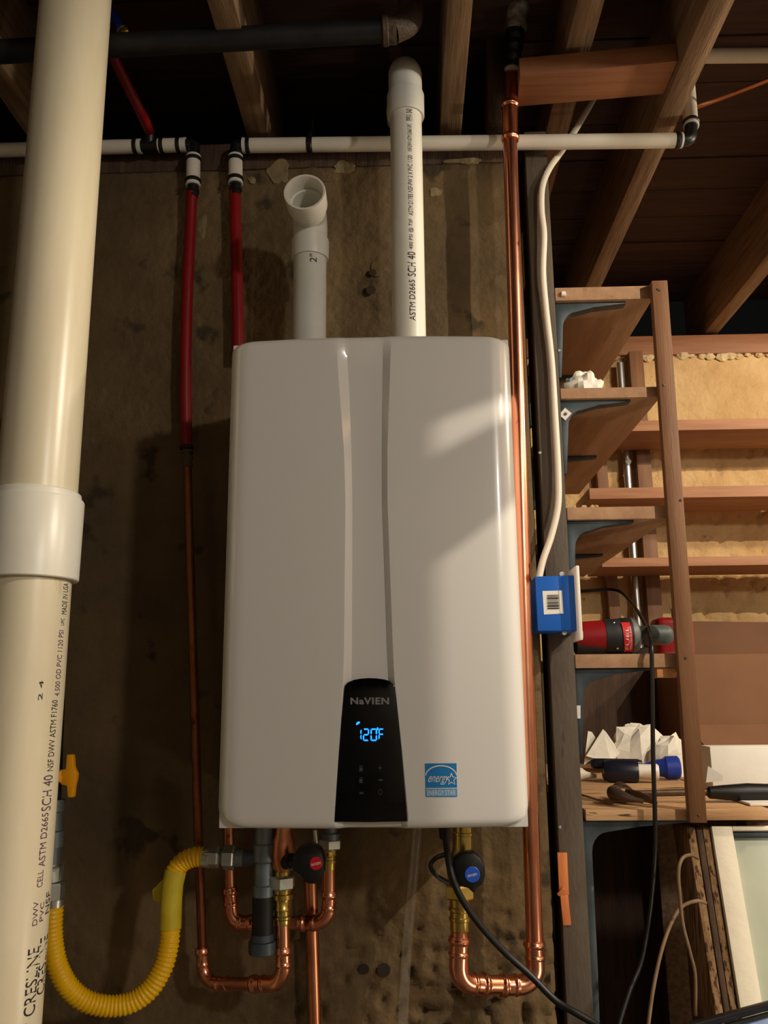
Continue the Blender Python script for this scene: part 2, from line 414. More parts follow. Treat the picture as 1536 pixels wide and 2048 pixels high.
# ------------------------------------------------------------------ grey post
post = thing('wooden_post', 'grey painted wooden post standing at the end of the concrete wall', 'post', (0.278, 1.63, 0))
box('post_body', (0.2545, WY, 0), (0.300, 1.688, JZ - .002), 'post_paint', post, bevel=0.002)
beam('splinter', at(1124, 1705, WY - .001), at(1128, 1790, WY - .001), 0.005, 0.017, 'bare_wood', post, ref=(0, 1, 0))
beam('splinter', at(1128, 1790, WY - .002), at(1134, 1850, WY - .001), 0.005, 0.014, 'bare_wood', post, ref=(0, 1, 0))
beam('splinter', at(1128, 1777, WY - .008), at(1116, 1790, WY - .004), 0.004, 0.006, 'bare_wood', post, ref=(0, 1, 0))
for px, py in ((1138, 700), (1100, 905), (1140, 1655)):
    lathe('nail_head', at(px - 20, py, WY - .0015), (0, 1, 0), [(0, .0022), (.0008, .003), (.003, .003)], 'zinc', post, seg=10)

# ------------------------------------------------------------------ tankless water heater
HY = 1.25; HX0, HX1, HZ0, HZ1 = -0.2825, 0.1635, 1.013, 1.751
HXC = (HX0 + HX1) / 2; HHW = (HX1 - HX0) / 2
heater = thing('water_heater', 'white wall hung tankless water heater with black control panel and blue digits', 'water heater', (HXC, WY - .01, HZ0))
box('body', (HX0 + .002, HY + .030, HZ0 - .0015), (HX1 - .0015, WY - 0.012, HZ1 + .0005), 'heater_body', heater, bevel=0.0015)
def interp(tab, y):
    if y <= tab[0][0]: return tab[0][1:]
    for a, b in zip(tab, tab[1:]):
        if y <= b[0]:
            t = (y - a[0]) / (b[0] - a[0]); return tuple(p + (q - p) * t for p, q in zip(a[1:], b[1:]))
    return tab[-1][1:]
GR = [(660, 671, 690, 766, 783), (780, 679, 698, 764, 779), (900, 688, 702, 763, 775), (1000, 691, 704, 763, 775), (1300, 688, 703, 773, 786),
      (1360, 686, 702, 776, 789), (1500, 676, 692, 790, 804), (1660, 665, 685, 803, 819)]
GX = []      # the same table in metres
for row in GR:
    z = at(730, row[0], HY).z; GX.append((-z,) + tuple(at(v, row[0], HY).x for v in row[1:]))
def sm(t): t = max(0, min(1, t)); return t * t * (3 - 2 * t)
def cover_y(x, z):
    a, b, c, d = interp(GX, -z)
    bulge = 0.012 * ((x - HXC) / HHW) ** 2
    g = 0.0
    if a < x < b: g = (x - a) / (b - a)
    elif b <= x <= c: g = 1.0
    elif c < x < d: g = 1 - (x - c) / (d - c)
    y = HY + bulge + g * (0.002 + 0.0075 * sm((HZ1 - z) / .05))
    rs, rt, rb = 0.034, 0.010, 0.013
    ex = min(x - HX0, HX1 - x)
    def fil(e, r): 
        t = max(0.0, 1 - e / r); return (1 - math.sqrt(max(0, 1 - t * t))) * r
    y += fil(ex, rs) * 0.8 + fil(HZ1 - z, rt) * .8 + fil(z - HZ0, rb)
    return y
V = []; Fc = []; rows = []
zs = []
n = 60
for j in range(9): zs.append(HZ0 + 0.016 * (1 - math.cos(j / 8 * math.pi / 2)))
for j in range(1, n): zs.append(HZ0 + 0.016 + (HZ1 - HZ0 - 0.028) * j / n)
for j in range(9): zs.append(HZ1 - 0.012 + 0.012 * math.sin(j / 8 * math.pi / 2))
for z in zs:
    a, b, c, d = interp(GX, -z)
    cr = 0.020; inset = 0.0
    for e, r in ((HZ1 - z, 0.014), (z - HZ0, 0.026)):
        if e < r: inset = max(inset, r - math.sqrt(max(0, r*r - (r - e) ** 2)))
    x0, x1 = HX0 + inset, HX1 - inset
    xs = [x0 + 0.036 * (1 - math.cos(k / 9 * math.pi / 2)) for k in range(10)]
    xs += [x0 + .036 + (a - x0 - .036) * k / 12 for k in range(1, 13)]
    xs += [a + (b - a) * k / 5 for k in range(1, 6)] + [b + (c - b) * k / 8 for k in range(1, 9)] + [c + (d - c) * k / 5 for k in range(1, 6)]
    xs += [d + (x1 - .036 - d) * k / 12 for k in range(1, 13)] + [x1 - .036 + .036 * math.sin(k / 9 * math.pi / 2) for k in range(1, 10)]
    rows.append([(x, cover_y(x if not inset else HXC + (x - HXC) * HHW / (HHW - inset), z), z) for x in xs])
m_ = len(rows[0])
for r in rows: V += r
for j in range(len(rows) - 1):
    for i in range(m_ - 1): Fc.append((j*m_+i, j*m_+i+1, (j+1)*m_+i+1, (j+1)*m_+i))
loop = [i for i in range(m_)] + [j*m_+m_-1 for j in range(1, len(rows))] + [(len(rows)-1)*m_+i for i in range(m_-2, -1, -1)] + [j*m_ for j in range(len(rows)-2, 0, -1)]
nb = len(V)
for i in loop: V.append((V[i][0], HY + .034, V[i][2]))
for k in range(len(loop)): Fc.append((loop[k], nb + k, nb + (k+1) % len(loop), loop[(k+1) % len(loop)]))
Fc.append(tuple(range(nb, nb + len(loop))))
mesh('front_cover', V, Fc, 'heater_white', heater, smooth=True, sharp=.3)

# control panel
PY_ = HY + 0.0005
pp = [(669, 1644), (742, 1644.5), (815, 1643), (809, 1572), (803, 1500), (796, 1430), (790, 1374), (786, 1368), (779, 1362), (768, 1358.5), (752, 1356.5), (738, 1356), (722, 1357), (708, 1359.5), (697, 1364), (691, 1370), (689, 1376), (683, 1440), (677, 1520)]
panel = prism('control_panel', [at(x, y, PY_ - .0005) for x, y in pp], (0, 0.0105, 0), 'gloss_black', heater, bevel=0.0008)
panel['label'] = 'glossy black control panel'
def pq(x0, y0, x1, y1, Y=PY_ - .0014): return bilerp(at(x0, y1, Y), at(x1, y1, Y), at(x1, y0, Y), at(x0, y0, Y))
printed('brand_lettering', 'NaVIEN', pq(701, 1395, 778, 1409), 'panel_print', panel, space=1.1, bold=.03)
def seg_bar(q, pts):       # a lit display segment
    return prism('lit_segment', [q(u, v) for u, v in pts], (0, 0.0006, 0), 'led', panel)
def digit(x0, y0, x1, y1, on):
    q = pq(x0, y0, x1, y1, PY_ - .0016); t = .20; s = .11
    S_ = {'a': [(.12, 1), (.88, 1), (.78, 1-s), (.22, 1-s)], 'd': [(.12, 0), (.88, 0), (.78, s), (.22, s)],
          'g': [(.14, .5), (.22, .5+s/2), (.78, .5+s/2), (.86, .5), (.78, .5-s/2), (.22, .5-s/2)],
          'f': [(0, .95), (t, .86), (t, .60), (t/2, .53), (0, .58)], 'e': [(0, .05), (t, .14), (t, .40), (t/2, .47), (0, .42)],
          'b': [(1, .95), (1-t, .86), (1-t, .60), (1-t/2, .53), (1, .58)], 'c': [(1, .05), (1-t, .14), (1-t, .40), (1-t/2, .47), (1, .42)]}
    for k in on: seg_bar(q, S_[k])
digit(712, 1458, 723, 1480, 'bc'); digit(726, 1457, 738, 1482, 'abged'); digit(741, 1457, 754, 1482, 'abcdef'); digit(757, 1457, 768, 1480, 'aefg')
q = pq(753, 1455, 757, 1460, PY_ - .0016); seg_bar(q, [(0, .3), (.3, 0), (.8, 0), (1, .4), (.8, 1), (.3, 1)])
q = pq(712, 1443, 720, 1450, PY_ - .0016); seg_bar(q, [(0, .1), (.35, 0), (.6, .3), (1, .55), (.9, 1), (.4, .9), (.1, .55)])
for px, py, ch in ((722, 1537, '\u2191'), (760, 1536, '+'), (722, 1560, '\u2193'), (761, 1560, '-'), (723, 1586, '-'), (761, 1584, 'O')):
    h = 2 if ch == '-' else 6
    printed('touch_icon', {'\u2191': 'i', '\u2193': 'i'}.get(ch, ch), pq(px - 4, py - h, px + 4, py + h), 'panel_icon', panel)

# efficiency sticker on the cover
def on_cover(px, py, off):
    p = at(px, py, HY); 
    for _ in range(4): p = at(px, py, cover_y(p.x, p.z) - off)
    return p
def cq(x0, y0, x1, y1, off): return lambda u, v: on_cover(x0 + (x1 - x0) * u + (1 - v) * 1.5, y1 + (y0 - y1) * v - u * .5, off)
def grid_patch(name, q, m, parent, n=6):
    Vv = [q(i / n, j / n) for j in range(n + 1) for i in range(n + 1)]
    return mesh(name, Vv, [(j*(n+1)+i, j*(n+1)+i+1, (j+1)*(n+1)+i+1, (j+1)*(n+1)+i) for j in range(n) for i in range(n)], m, parent)
st = grid_patch('efficiency_sticker', cq(850, 1527, 913, 1594, 0.0006), 'sticker_blue', heater); st['label'] = 'square blue efficiency sticker with arc and star'
sq = cq(850, 1527, 913, 1594, 0.0011)
def strip(name, pts, wd, m, parent, q):
    Vv = []
    for i, (x, yv) in enumerate(pts):
        a = pts[max(0, i-1)]; b = pts[min(len(pts)-1, i+1)]; dx, dy = b[0]-a[0], b[1]-a[1]; l = math.hypot(dx, dy) or 1
        Vv += [q(x - dy/l*wd/2, yv + dx/l*wd/2), q(x + dy/l*wd/2, yv - dx/l*wd/2)]
    return mesh(name, Vv, [(2*i, 2*i+1, 2*i+3, 2*i+2) for i in range(len(pts) - 1)], m, parent)
strip('arc', [(0.5 - .5 * math.cos(a), 0.60 + .33 * math.sin(a)) for a in [0.12 + k / 24 * 2.9 for k in range(25)]], 0.035, 'paper', st, sq)
printed('script_lettering', 'energy', lambda u, v: sq(.06 + .66 * u + .05 * v, .36 + .26 * v), 'paper', st, shear=0.35)
stp = []
for k in range(11):
    a = math.pi / 2 + k * math.pi / 5; r = .17 if k % 2 == 0 else .075
    stp.append((.83 + r * math.cos(a), .52 + r * 1.1 * math.sin(a)))
strip('star', stp, 0.03, 'paper', st, sq)
strip('divider', [(0, .255), (.5, .255), (1, .255)], 0.025, 'paper', st, sq)
grid_patch('name_band', lambda u, v: cq(850, 1527, 913, 1594, 0.0009)(.02 + .96 * u, .02 + .21 * v), 'sticker_pale', st)
printed('band_lettering', 'ENERGY STAR', lambda u, v: sq(.05 + .9 * u, .05 + .15 * v), 'paper', st)

# added boards right of the view, cut to cast the heater's shadow pattern
def shade_pt(px, py, Y=0.80):
    h = at(px, py, HY); k = (Y - LB.y) / (HY - LB.y); return LB + (h - LB) * k
frm = finish(box('shade_post', (shade_pt(340, 1000).x, .79, 0), (shade_pt(820, 1250).x, .81, JZ - .002), 'joist_wood', bevel=.002), kind='structure')
prism('shade_brace', [shade_pt(800, 1172), shade_pt(1066, 965), shade_pt(1066, 800), shade_pt(800, 945)], (0, .02, 0), 'joist_wood', frm, bevel=.001)
prism('shade_header', [shade_pt(800, 872), shade_pt(1066, 765), (.996, .80, 2.128), (1.015, .80, 2.132), (1.015, .80, JZ - .002), (.90, .80, JZ - .002)], (0, .02, 0), 'joist_wood', frm, bevel=.001)

# ------------------------------------------------------------------ vent pipes on top of the heater
VY = 1.45
R2 = 0.0305
vx = at(815, 450, VY).x
vent = thing('exhaust_vent_pipe', 'tall white plastic vent pipe with printed lettering rising to the joists', 'pipe', (vx, VY, HZ1))
zc0 = at(815, 236, VY).z; zc1 = at(815, 190, VY).z
lathe('pipe', (vx, VY, HZ1 - .005), (0, 0, 1), [(0, R2), (zc0 - HZ1 + .03, R2)], 'pvc_white', vent, seg=36)
lathe('coupling', (vx, VY, zc0), (0, 0, 1), [(0, R2), (0, .0350), (.002, .0358), (zc1 - zc0 - .004, .0362), (zc1 - zc0, .0350), (zc1 - zc0, .031)], 'pvc_grey', vent, seg=36)
sweep('elbow', fillet([(vx, VY, zc1 - .004), (vx, VY, zc1 + .062), (vx - .004, VY + .16, zc1 + .066)], .055, 14), .0325, 'pvc_grey', vent, seg=30)
lathe('upper_pipe', (vx - .004, VY + .13, zc1 + .066), (0, 1, 0), [(0, .0365), (.03, .0365), (.031, R2), (.19, R2)], 'pvc_white', vent, seg=30)
def wrap(cx, cy, r, a0, z0, z1, wd):     # text running up a pipe; a0 the angle from the camera-facing side
    return lambda u, v: Vector((cx + (r + .0004) * math.sin(a0 - (v - .5) * wd / r), cy - (r + .0004) * math.cos(a0 - (v - .5) * wd / r), z0 + (z1 - z0) * u))
def zy(py, Y=VY, px=815): return at(px, py, Y).z
for s, ya, yb, wd in (('ASTM D2665', 655, 575, .011), ('SCH 40', 568, 520, .015), ('480 PSI @ 73F', 515, 455, .009), ('ASTM D1785 NSF-PW 2 X PVC 1120', 448, 330, .009),
                      ('NSF-DWV ASTM D2665 UPC', 322, 268, .008), ('PPFA 040', 262, 238, .012)):
    printed('printed_lettering', s, wrap(vx, VY, R2, .22, zy(ya), zy(yb), wd), 'ink', vent)

ix = at(620, 560, VY).x
intake = thing('intake_vent_pipe', 'short white vent pipe with elbow open toward the room', 'pipe', (ix, VY, HZ1))
zi = at(618, 480, VY).z
lathe('pipe', (ix, VY, HZ1 - .005), (0, 0, 1), [(0, R2), (zi - HZ1, R2)], 'pvc_grey', intake, seg=36)
zh = at(618, 520, VY).z
lathe('hub', (ix, VY, zh), (0, 0, 1), [(0, R2), (0, .0338), (.002, .0345), (.036, .0352), (.040, .034), (.040, .03)], 'pvc_grey', intake, seg=36)
mo = at(609, 386, VY - .085)
zt = mo.z
bend = fillet([(ix, VY, zh + .03), (ix, VY, zt - .004), (ix, VY - .055, zt - .004)], .042, 16)
sweep('elbow', bend, .0320, 'pvc_grey', intake, seg=32, caps=False)
mx_ = Vector((ix, VY - .046, zt - .003)); ax = Vector((-.02, -1, .10)).normalized()
lathe('socket', mx_, ax, [(-.004, .0315), (0, .0362), (.004, .0370), (.040, .0378), (.0415, .0372), (.0415, .0338), (.039, .0325), (.010, .0318), (.0095, .0270), (-.03, .0262), (-.05, .0240), (-.052, .001)],
      'pvc_white', intake, seg=40, caps=False)
printed('size_mark', '2"', lambda u, v: Vector((ix + (R2 + .0005) * math.sin(.30 - (v-.5)*.42), VY - (R2 + .0005) * math.cos(.30 - (v-.5)*.42), zh - .020 + .016 * u)), 'ink', intake)

# ------------------------------------------------------------------ big drain pipe at the left
DX, DY, R4 = -0.5555, 1.22, 0.0572
drain = thing('drain_pipe', 'thick cream plastic drain pipe running floor to ceiling at the left edge', 'pipe', (DX, DY, 0))
lathe('pipe', (DX, DY, 0), (0, 0, 1), [(0, R4), (2.56, R4)], 'pvc_cream', drain, seg=64)
dz0, dz1 = at(150, 1160, DY).z, at(150, 985, DY).z; L_ = dz1 - dz0
cp = lathe('coupling', (DX, DY, dz0), (0, 0, 1), [(0, R4), (0, .0655), (.0015, .0668), (L_ - .014, .0678), (L_ - .011, .0665), (L_ - .0105, .0640), (L_ - .002, .0625), (L_, .060), (L_, R4)], 'pvc_white', drain, seg=64)
def dzy(py): return at(110, py, DY).z
dwrap = lambda a0, ya, yb, wd: wrap(DX, DY, R4, a0, dzy(ya), dzy(yb), wd)
for s, a0, ya, yb, wd, mm in (('4" CRESLINE', 1.18, 2058, 1886, .020, 'ink'), ('CRESLINE', 1.58, 1988, 1872, .024, 'ink'), ('DWV', 1.15, 1842, 1795, .008, 'ink_purple'),
                              ('PVC', 1.36, 1838, 1800, .008, 'ink_purple'), ('NSF', 1.62, 1828, 1784, .014, 'ink'), ('CELL', 1.22, 1768, 1735, .010, 'ink_purple'), ('ASTM D2665', 1.24, 1728, 1622, .012, 'ink_purple'),
                              ('SCH 40', 1.26, 1618, 1548, .018, 'ink_purple'), ('NSF DWV ASTM F1760', 1.30, 1540, 1400, .012, 'ink'), ('4.500 OD PVC 1120 PSI', 1.36, 1392, 1262, .011, 'ink_purple'),
                              ('UPC', 1.38, 1252, 1238, .008, 'ink_purple'), ('MADE IN USA', 1.42, 1230, 1168, .013, 'ink'), ('2 4', .86, 1400, 1362, .006, 'ink')):
    printed('printed_lettering', s, dwrap(a0, ya, yb, wd), mm, drain)

# ------------------------------------------------------------------ white and red plastic supply lines under the joists
PY2 = 1.572; RW = 0.0145
def crimp(parent, px, py, axis, r=RW, wd=.0085, m='fitting_black', Y=PY2): return ring('crimp_ring', at(px, py, Y), axis, r * 1.14, wd, m, parent)
XA, ZA = Vector((1, 0, 0)), Vector((0, 0, 1))
left = thing('supply_pipe', 'white plastic pipe with black tee and elbow left of the heater near the joists', 'pipe', at(300, 292, PY2))
zA = at(300, 292, PY2).z
def hz(px): return Vector((at(px, 292, PY2).x, PY2, zA))
sweep('pipe', [Vector((-2.4, PY2, zA)), hz(276)], RW, 'pex_white', left, seg=20)
sweep('pipe_end', [hz(276), hz(283)], RW * 1.05, 'ring_white', left, seg=20)
ring('crimp_ring', hz(271), XA, RW * 1.16, .0085, 'fitting_black', left)
tee = sweep('tee', [hz(282), hz(318)], RW * .86, 'fitting_black', left, seg=18)
tb = at(300, 262, PY2 - .01)
sweep('tee_branch', [hz(300), hz(300) + (tb - hz(300)) * .9], RW * .8, 'fitting_black', tee, seg=16)
sweep('pipe', [hz(317), hz(368)], RW, 'pex_white', left, seg=20)
sweep('pipe_end', [hz(368), hz(373)], RW * 1.05, 'ring_white', left, seg=20)
ring('crimp_ring', hz(324), XA, RW * 1.16, .0085, 'fitting_black', left); ring('crimp_ring', hz(357), XA, RW * 1.16, .0085, 'fitting_black', left)
k0, k1 = hz(372), at(387, 312, PY2 - .004)
sweep('elbow', fillet([k0, Vector((k1.x, PY2, zA)), k1], .012, 8), RW * .86, 'fitting_black', left, seg=18)
k2 = at(386, 372, PY2 - .004)
def drop(parent, ptop, pbot):
    d = (pbot - ptop); L = d.length; a = d.normalized()
    sweep('pipe', [ptop, pbot], RW, 'pex_white', parent, seg=20)
    ring('pipe_end', ptop + a * .002, a, RW * 1.07, .005, 'ring_white', parent); ring('pipe_end', pbot - a * .002, a, RW * 1.07, .005, 'ring_white', parent)
    ring('crimp_ring', ptop + a * .009, a, RW * 1.16, .0085, 'fitting_black', parent); ring('crimp_ring', pbot - a * .011, a, RW * 1.16, .0085, 'fitting_black', parent)
    lathe('reducer', pbot - a * .004, a, [(0, RW * .8), (.012, RW * .8), (.014, RW * .9), (.020, RW * .9), (.021, RW * .74), (.030, RW * .74)], 'fitting_black', parent, seg=18)
drop(left, k1, k2)

RR = 0.0115
redl = thing('red_supply_tube', 'red plastic tube dropping to a thin copper pipe, left of two', 'tube', at(372, 890, PY2))
rp = catmull([at(384, 385, PY2 - .004), at(381, 450, PY2), at(374, 600, PY2), at(371, 760, PY2), at(373, 893, PY2)], 8)
sweep('tube', rp, RR, 'pex_red', redl, seg=18)
ring('crimp_ring', at(373, 896, PY2), ZA, RR * 1.18, .008, 'fitting_black', redl)
redr = thing('red_supply_tube', 'red plastic tube going down behind the heater top, right of two', 'tube', at(473, 660, PY2))
sweep('tube', catmull([at(470, 372, PY2), at(471, 450, PY2), at(474, 560, PY2), at(476, 665, PY2), at(476, 720, PY2)], 8), RR * 1.04, 'pex_red', redr, seg=18)
redb = thing('red_supply_tube', 'red plastic tube slanting up from the black tee into the joists', 'tube', tb)
t1 = at(226, 112, 1.40)
sweep('tube', catmull([tb + (hz(300) - tb) * .1, at(282, 225, 1.49), at(255, 172, 1.45), t1, t1 + (t1 - at(255, 172, 1.45)) * 1.2], 8), .0105, 'pex_red', redb, seg=16)

right = thing('supply_pipe', 'long white plastic pipe crossing behind the vent and copper pipes to an elbow', 'pipe', at(900, 285, PY2))
zB0, zB1 = at(500, 291, PY2), at(1358, 281, PY2)
def hr(px): return zB0 + (zB1 - zB0) * ((px - 500) / 858)
sweep('pipe', [hr(489), hr(1352)], RW * 1.04, 'pex_white', right, seg=20)
sweep('pipe_end', [hr(485), hr(490)], RW * 1.1, 'ring_white', right, seg=20)
ring('crimp_ring', hr(496), XA, RW * 1.2, .0085, 'fitting_black', right)
g1 = at(471, 312, PY2 - .002)
sweep('elbow', fillet([hr(486), Vector((g1.x, PY2, hr(470).z)), g1], .012, 8), RW * .86, 'fitting_black', right, seg=18)
drop(right, g1, at(471, 368, PY2 - .002))
hg = hr(621)
ring('hanger_band', hg, XA, RW * 1.22, .012, 'fitting_black', right)
beam('hanger_strap', hg + Vector((0, 0, .012)), hg + Vector((0, .02, .075)), .004, .012, 'fitting_black', right, ref=(0, 1, 0))
e0 = hr(1352); e1 = e0 + Vector((.030, 0, .008)); 
ring('crimp_ring', hr(1354), XA, RW * 1.2, .0085, 'fitting_black', right); ring('pipe_end', hr(1362), XA, RW * 1.1, .005, 'ring_white', right)
c1 = at(1380, 280, PY2); up0 = at(1382, 250, PY2 + .005); up1 = at(1374, 150, PY2 + .05)
sweep('elbow', fillet([hr(1360), c1, up0], .014, 8), RW * .9, 'fitting_black', right, seg=18)
ua = (up1 - up0).normalized()
sweep('riser', [up0, up1], RW * 1.02, 'pex_white', right, seg=20)
ring('pipe_end', up0 - ua * .003, ua, RW * 1.1, .005, 'ring_white', right); ring('crimp_ring', up0 + ua * .006, ua, RW * 1.2, .0085, 'fitting_black', right)
up2 = at(1560, 128, PY2 + .06)
sweep('upper_run', fillet([up1, at(1370, 112, PY2 + .055), up2 + Vector((.8, 0, 0))], .02, 8), RW * 1.08, 'pex_white', right, seg=20)

# ------------------------------------------------------------------ things up among the joists
iron = thing('iron_pipe', 'black iron pipe with rusty elbow hung under the joists', 'pipe', at(500, 85, 1.31))
ia = atz(214, 96, JZ - .026); ib = atz(764, 52, JZ - .026); ib.y = ia.y = 1.315
ic = at(812, 52, 1.315)
ib = Vector((at(764, 62, 1.315).x, 1.315, at(764, 62, 1.315).z)); ia = at(214, 92, 1.315)
sweep('pipe', [ia + (ia - ib) * 1.5, ib], .0205, 'iron_black', iron, seg=20)
lathe('collar', ib, ib - ia, [(0, .0215), (.002, .026), (.010, .0262), (.012, .024), (.026, .024)], 'iron_rust', iron, seg=22)
p0 = ib + (ib - ia).normalized() * .020
el = fillet([p0, at(822, 46, 1.318), at(818, -30, 1.34)], .026, 10)
sweep('elbow', el, .0225, 'iron_rust', iron, seg=20)
lathe('elbow_band', el[-1], el[-1] - el[-2], [(-.022, .0225), (-.022, .0265), (0, .0265), (0, .02), (.12, .0205)], 'iron_rust', iron, seg=22)

bluep = thing('blue_supply_tube', 'blue plastic tube with brass end beside the drain pipe top', 'tube', at(245, 50, 1.30))
b0, b1 = at(212, 8, 1.335), at(246, 62, 1.345)
sweep('tube', [b0 + (b0 - b1) * 2, b1], .0085, 'pex_blue', bluep, seg=16)
ring('crimp_ring', b1 - (b1 - b0).normalized() * .003, b1 - b0, .0108, .006, 'zinc', bluep)
lathe('brass_end', b1, at(264, 64, 1.335) - at(246, 60, 1.335), [(0, .006), (.001, .0095), (.010, .0102), (.014, .008), (.016, .004)], 'brass', bluep, seg=14)

wrapd = thing('wrapped_pipe_end', 'black taped pipe end with torn grey foam above the copper pipe', 'pipe', at(1025, 140, 1.50))
w0, w1, w2 = at(1024, 140, 1.515), at(1030, 62, 1.50), at(1046, -40, 1.48)
sweep('tape_wrap', resample([w0, w1], .004), lambda d, L: .0145 + .0065 * sm(d / L) + .001 * math.sin(d * 300), 'tape', wrapd, seg=20)
Pf = resample(catmull([w1, at(1036, 20, 1.49), w2], 6), .006)
fo = sweep('foam_sleeve', Pf, lambda d, L: .021 + .004 * noise.noise(Vector((d * 60, 1, 4))), 'foam_wrap', wrapd, seg=22)
for v in fo.data.vertices: v.co += v.normal * .004 * noise.noise(v.co * 70)
lathe('foam_lip', w0, w0 - w1, [(-.004, .0150), (-.001, .0158), (.002, .0150), (.003, .011)], 'foam_wrap', wrapd, seg=18)

# ------------------------------------------------------------------ copper lines
CY = 1.52; R1 = 0.0143
cr_ = thing('copper_pipe', 'thick copper pipe running down the right side of the heater to a U bend', 'pipe', at(1072, 1968, CY))
ct = at(1024, 132, CY); cm = at(1019, 250, CY); cb = at(1070, 1900, CY)
sweep('pipe', [ct, cm, at(1031, 640, CY), at(1047, 1200, CY), cb], R1, 'copper', cr_, seg=24)
def coupl(parent, c, axis, r, L=.05, m='copper'):
    a = Vector(axis).normalized(); P = resample([Vector(c) - a * L/2, Vector(c) + a * L/2], .0015)
    def rf(d, LL):
        e = min(d, LL - d); q = r * 1.09
        if e < .003: q = r * 1.14
        if abs(e - .007) < .005: q += r * .22 * math.cos((e - .007) / .005 * math.pi / 2)
        return q
    return sweep('press_coupling', P, rf, m, parent, seg=22)
coupl(cr_, at(1020, 244, CY), cm - at(1024, 640, CY), R1, .088)
elb1 = press_fit('elbow', [at(1068, 1880, CY), at(1073, 1970, CY), at(1000, 1971, CY - .012)], R1, 'copper', cr_, .030)
sweep('pipe', [at(1012, 1970, CY - .01), at(955, 1969, CY - .03)], R1, 'copper', cr_, seg=22)
elb2 = press_fit('elbow', [at(975, 1970, CY - .022), at(916, 1966, CY - .045), at(919, 1872, CY - .045)], R1, 'copper', cr_, .034)
sweep('riser', [at(919, 1890, CY - .045), at(919, 1840, CY - .045)], R1, 'copper', cr_, seg=22)

VYC = CY - .045
cold = thing('service_valve', 'brass service valve with black knob and blue cap under the heater', 'valve', at(922, 1840, VYC))
def vstack(_, px0, py0, px1, py1, Y, prof, m, parent, name):
    a = at(px0, py0, Y); b = at(px1, py1, Y); L = (b - a).length
    return lathe(name, a, b - a, [(t * L, r) for t, r in prof], m, parent, seg=24)
vstack(cold, 920, 1862, 919, 1770, VYC, [(0, .0150), (.02, .0162), (.22, .0162), (.24, .0178), (.30, .0178), (.32, .0162), (.42, .0162), (.45, .0182), (.52, .0182), (.54, .0165), (.72, .0165), (.74, .020), (.96, .020), (1, .017)], 'brass', cold, 'union_tail')
hexnut('union_nut', at(919, 1782, VYC), ZA, .0245, .022, 'brass', cold)
vstack(cold, 919, 1772, 925, 1700, VYC, [(0, .016), (.12, .020), (.4, .023), (.7, .022), (.9, .0175), (1, .0165)], 'brass', cold, 'valve_body')
vstack(cold, 925, 1702, 926, 1640, VYC, [(0, .0165), (.5, .0160), (.52, .0172), (.6, .0172), (.62, .0155), (1, .0155)], 'brass', cold, 'inlet_tail')
kc = at(939, 1742, VYC - .075)
lathe('stem', kc + Vector((-.012, .012, 0)), at(924, 1738, VYC) - kc, [(0, .009), (.06, .009)], 'rubber_black', cold, seg=14)
def knob(parent, c, pts, depth, capm, capr, capoff, word):
    k = prism('knob', [c + Vector((x, 0, z)) for x, z in pts], (0, depth, 0), 'rubber_black', parent, bevel=.004)
    cc = c + Vector((capoff[0], -.0016, capoff[1]))
    cap = lathe('knob_cap', cc, (0, 1, 0), [(0, capr * .93), (.0006, capr), (.003, capr)], capm, k, seg=26)
    if word: printed('cap_mark', word, lambda u, v: cc + Vector((-.0075 + .015 * u, -.0006, -.004 + .004 * v + .003 * u)), 'print_white', cap, shear=.3)
    return k
kp = [(-.024, .016), (-.010, .026), (.008, .027), (.018, .018), (.024, .008), (.024, -.008), (.020, -.020), (.010, -.024), (.007, -.034), (-.002, -.026), (-.016, -.022), (-.026, -.006)]
knob(cold, kc, kp, .030, 'cap_blue', .0118, (.004, -.005), 'NAVIEN')
loopy = catmull([at(893, 1708, VYC - .01), at(872, 1716, VYC - .03), at(861, 1732, VYC - .035), at(874, 1752, VYC - .035), at(897, 1766, VYC - .02)], 8)
sweep('strap', loopy, .004, 'rubber_black', cold, seg=10, flat=.6)

# left copper line, loop and hot valve
LY = 1.53; RH = 0.0076; R34 = 0.0111
cl = thing('copper_pipe', 'thin copper pipe hanging left of the heater below the red tube', 'pipe', at(404, 1920, LY))
vstack(cl, 374, 900, 375, 935, LY, [(0, .0085), (.05, .0112), (.18, .0112), (.2, .0085), (.3, .0085), (.32, .0105), (.5, .0105), (.55, .0088), (.7, .0088), (.72, .0098), (.95, .0098), (1, .0085)], 'iron_rust', cl, 'adapter')
sweep('pipe', catmull([at(375, 930, LY), at(381, 1150, LY), at(389, 1400, LY), at(396, 1650, LY), at(405, 1912, LY)], 8), RH, 'copper_old', cl, seg=18)
press_fit('elbow', [at(404, 1895, LY), at(408, 1966, LY), at(462, 1968, LY - .02)], R34 * .86, 'copper', cl, .026)
sweep('pipe', [at(445, 1967, LY - .015), at(525, 1968, LY - .055)], R34 * .9, 'copper_dull', cl, seg=18)
LV = LY - .075
press_fit('elbow', [at(502, 1968, LY - .045), at(568, 1967, LV), at(566, 1893, LV)], R34, 'copper', cl, .030)
sweep('riser', [at(566, 1912, LV), at(565, 1838, LV)], R34, 'copper', cl, seg=20)

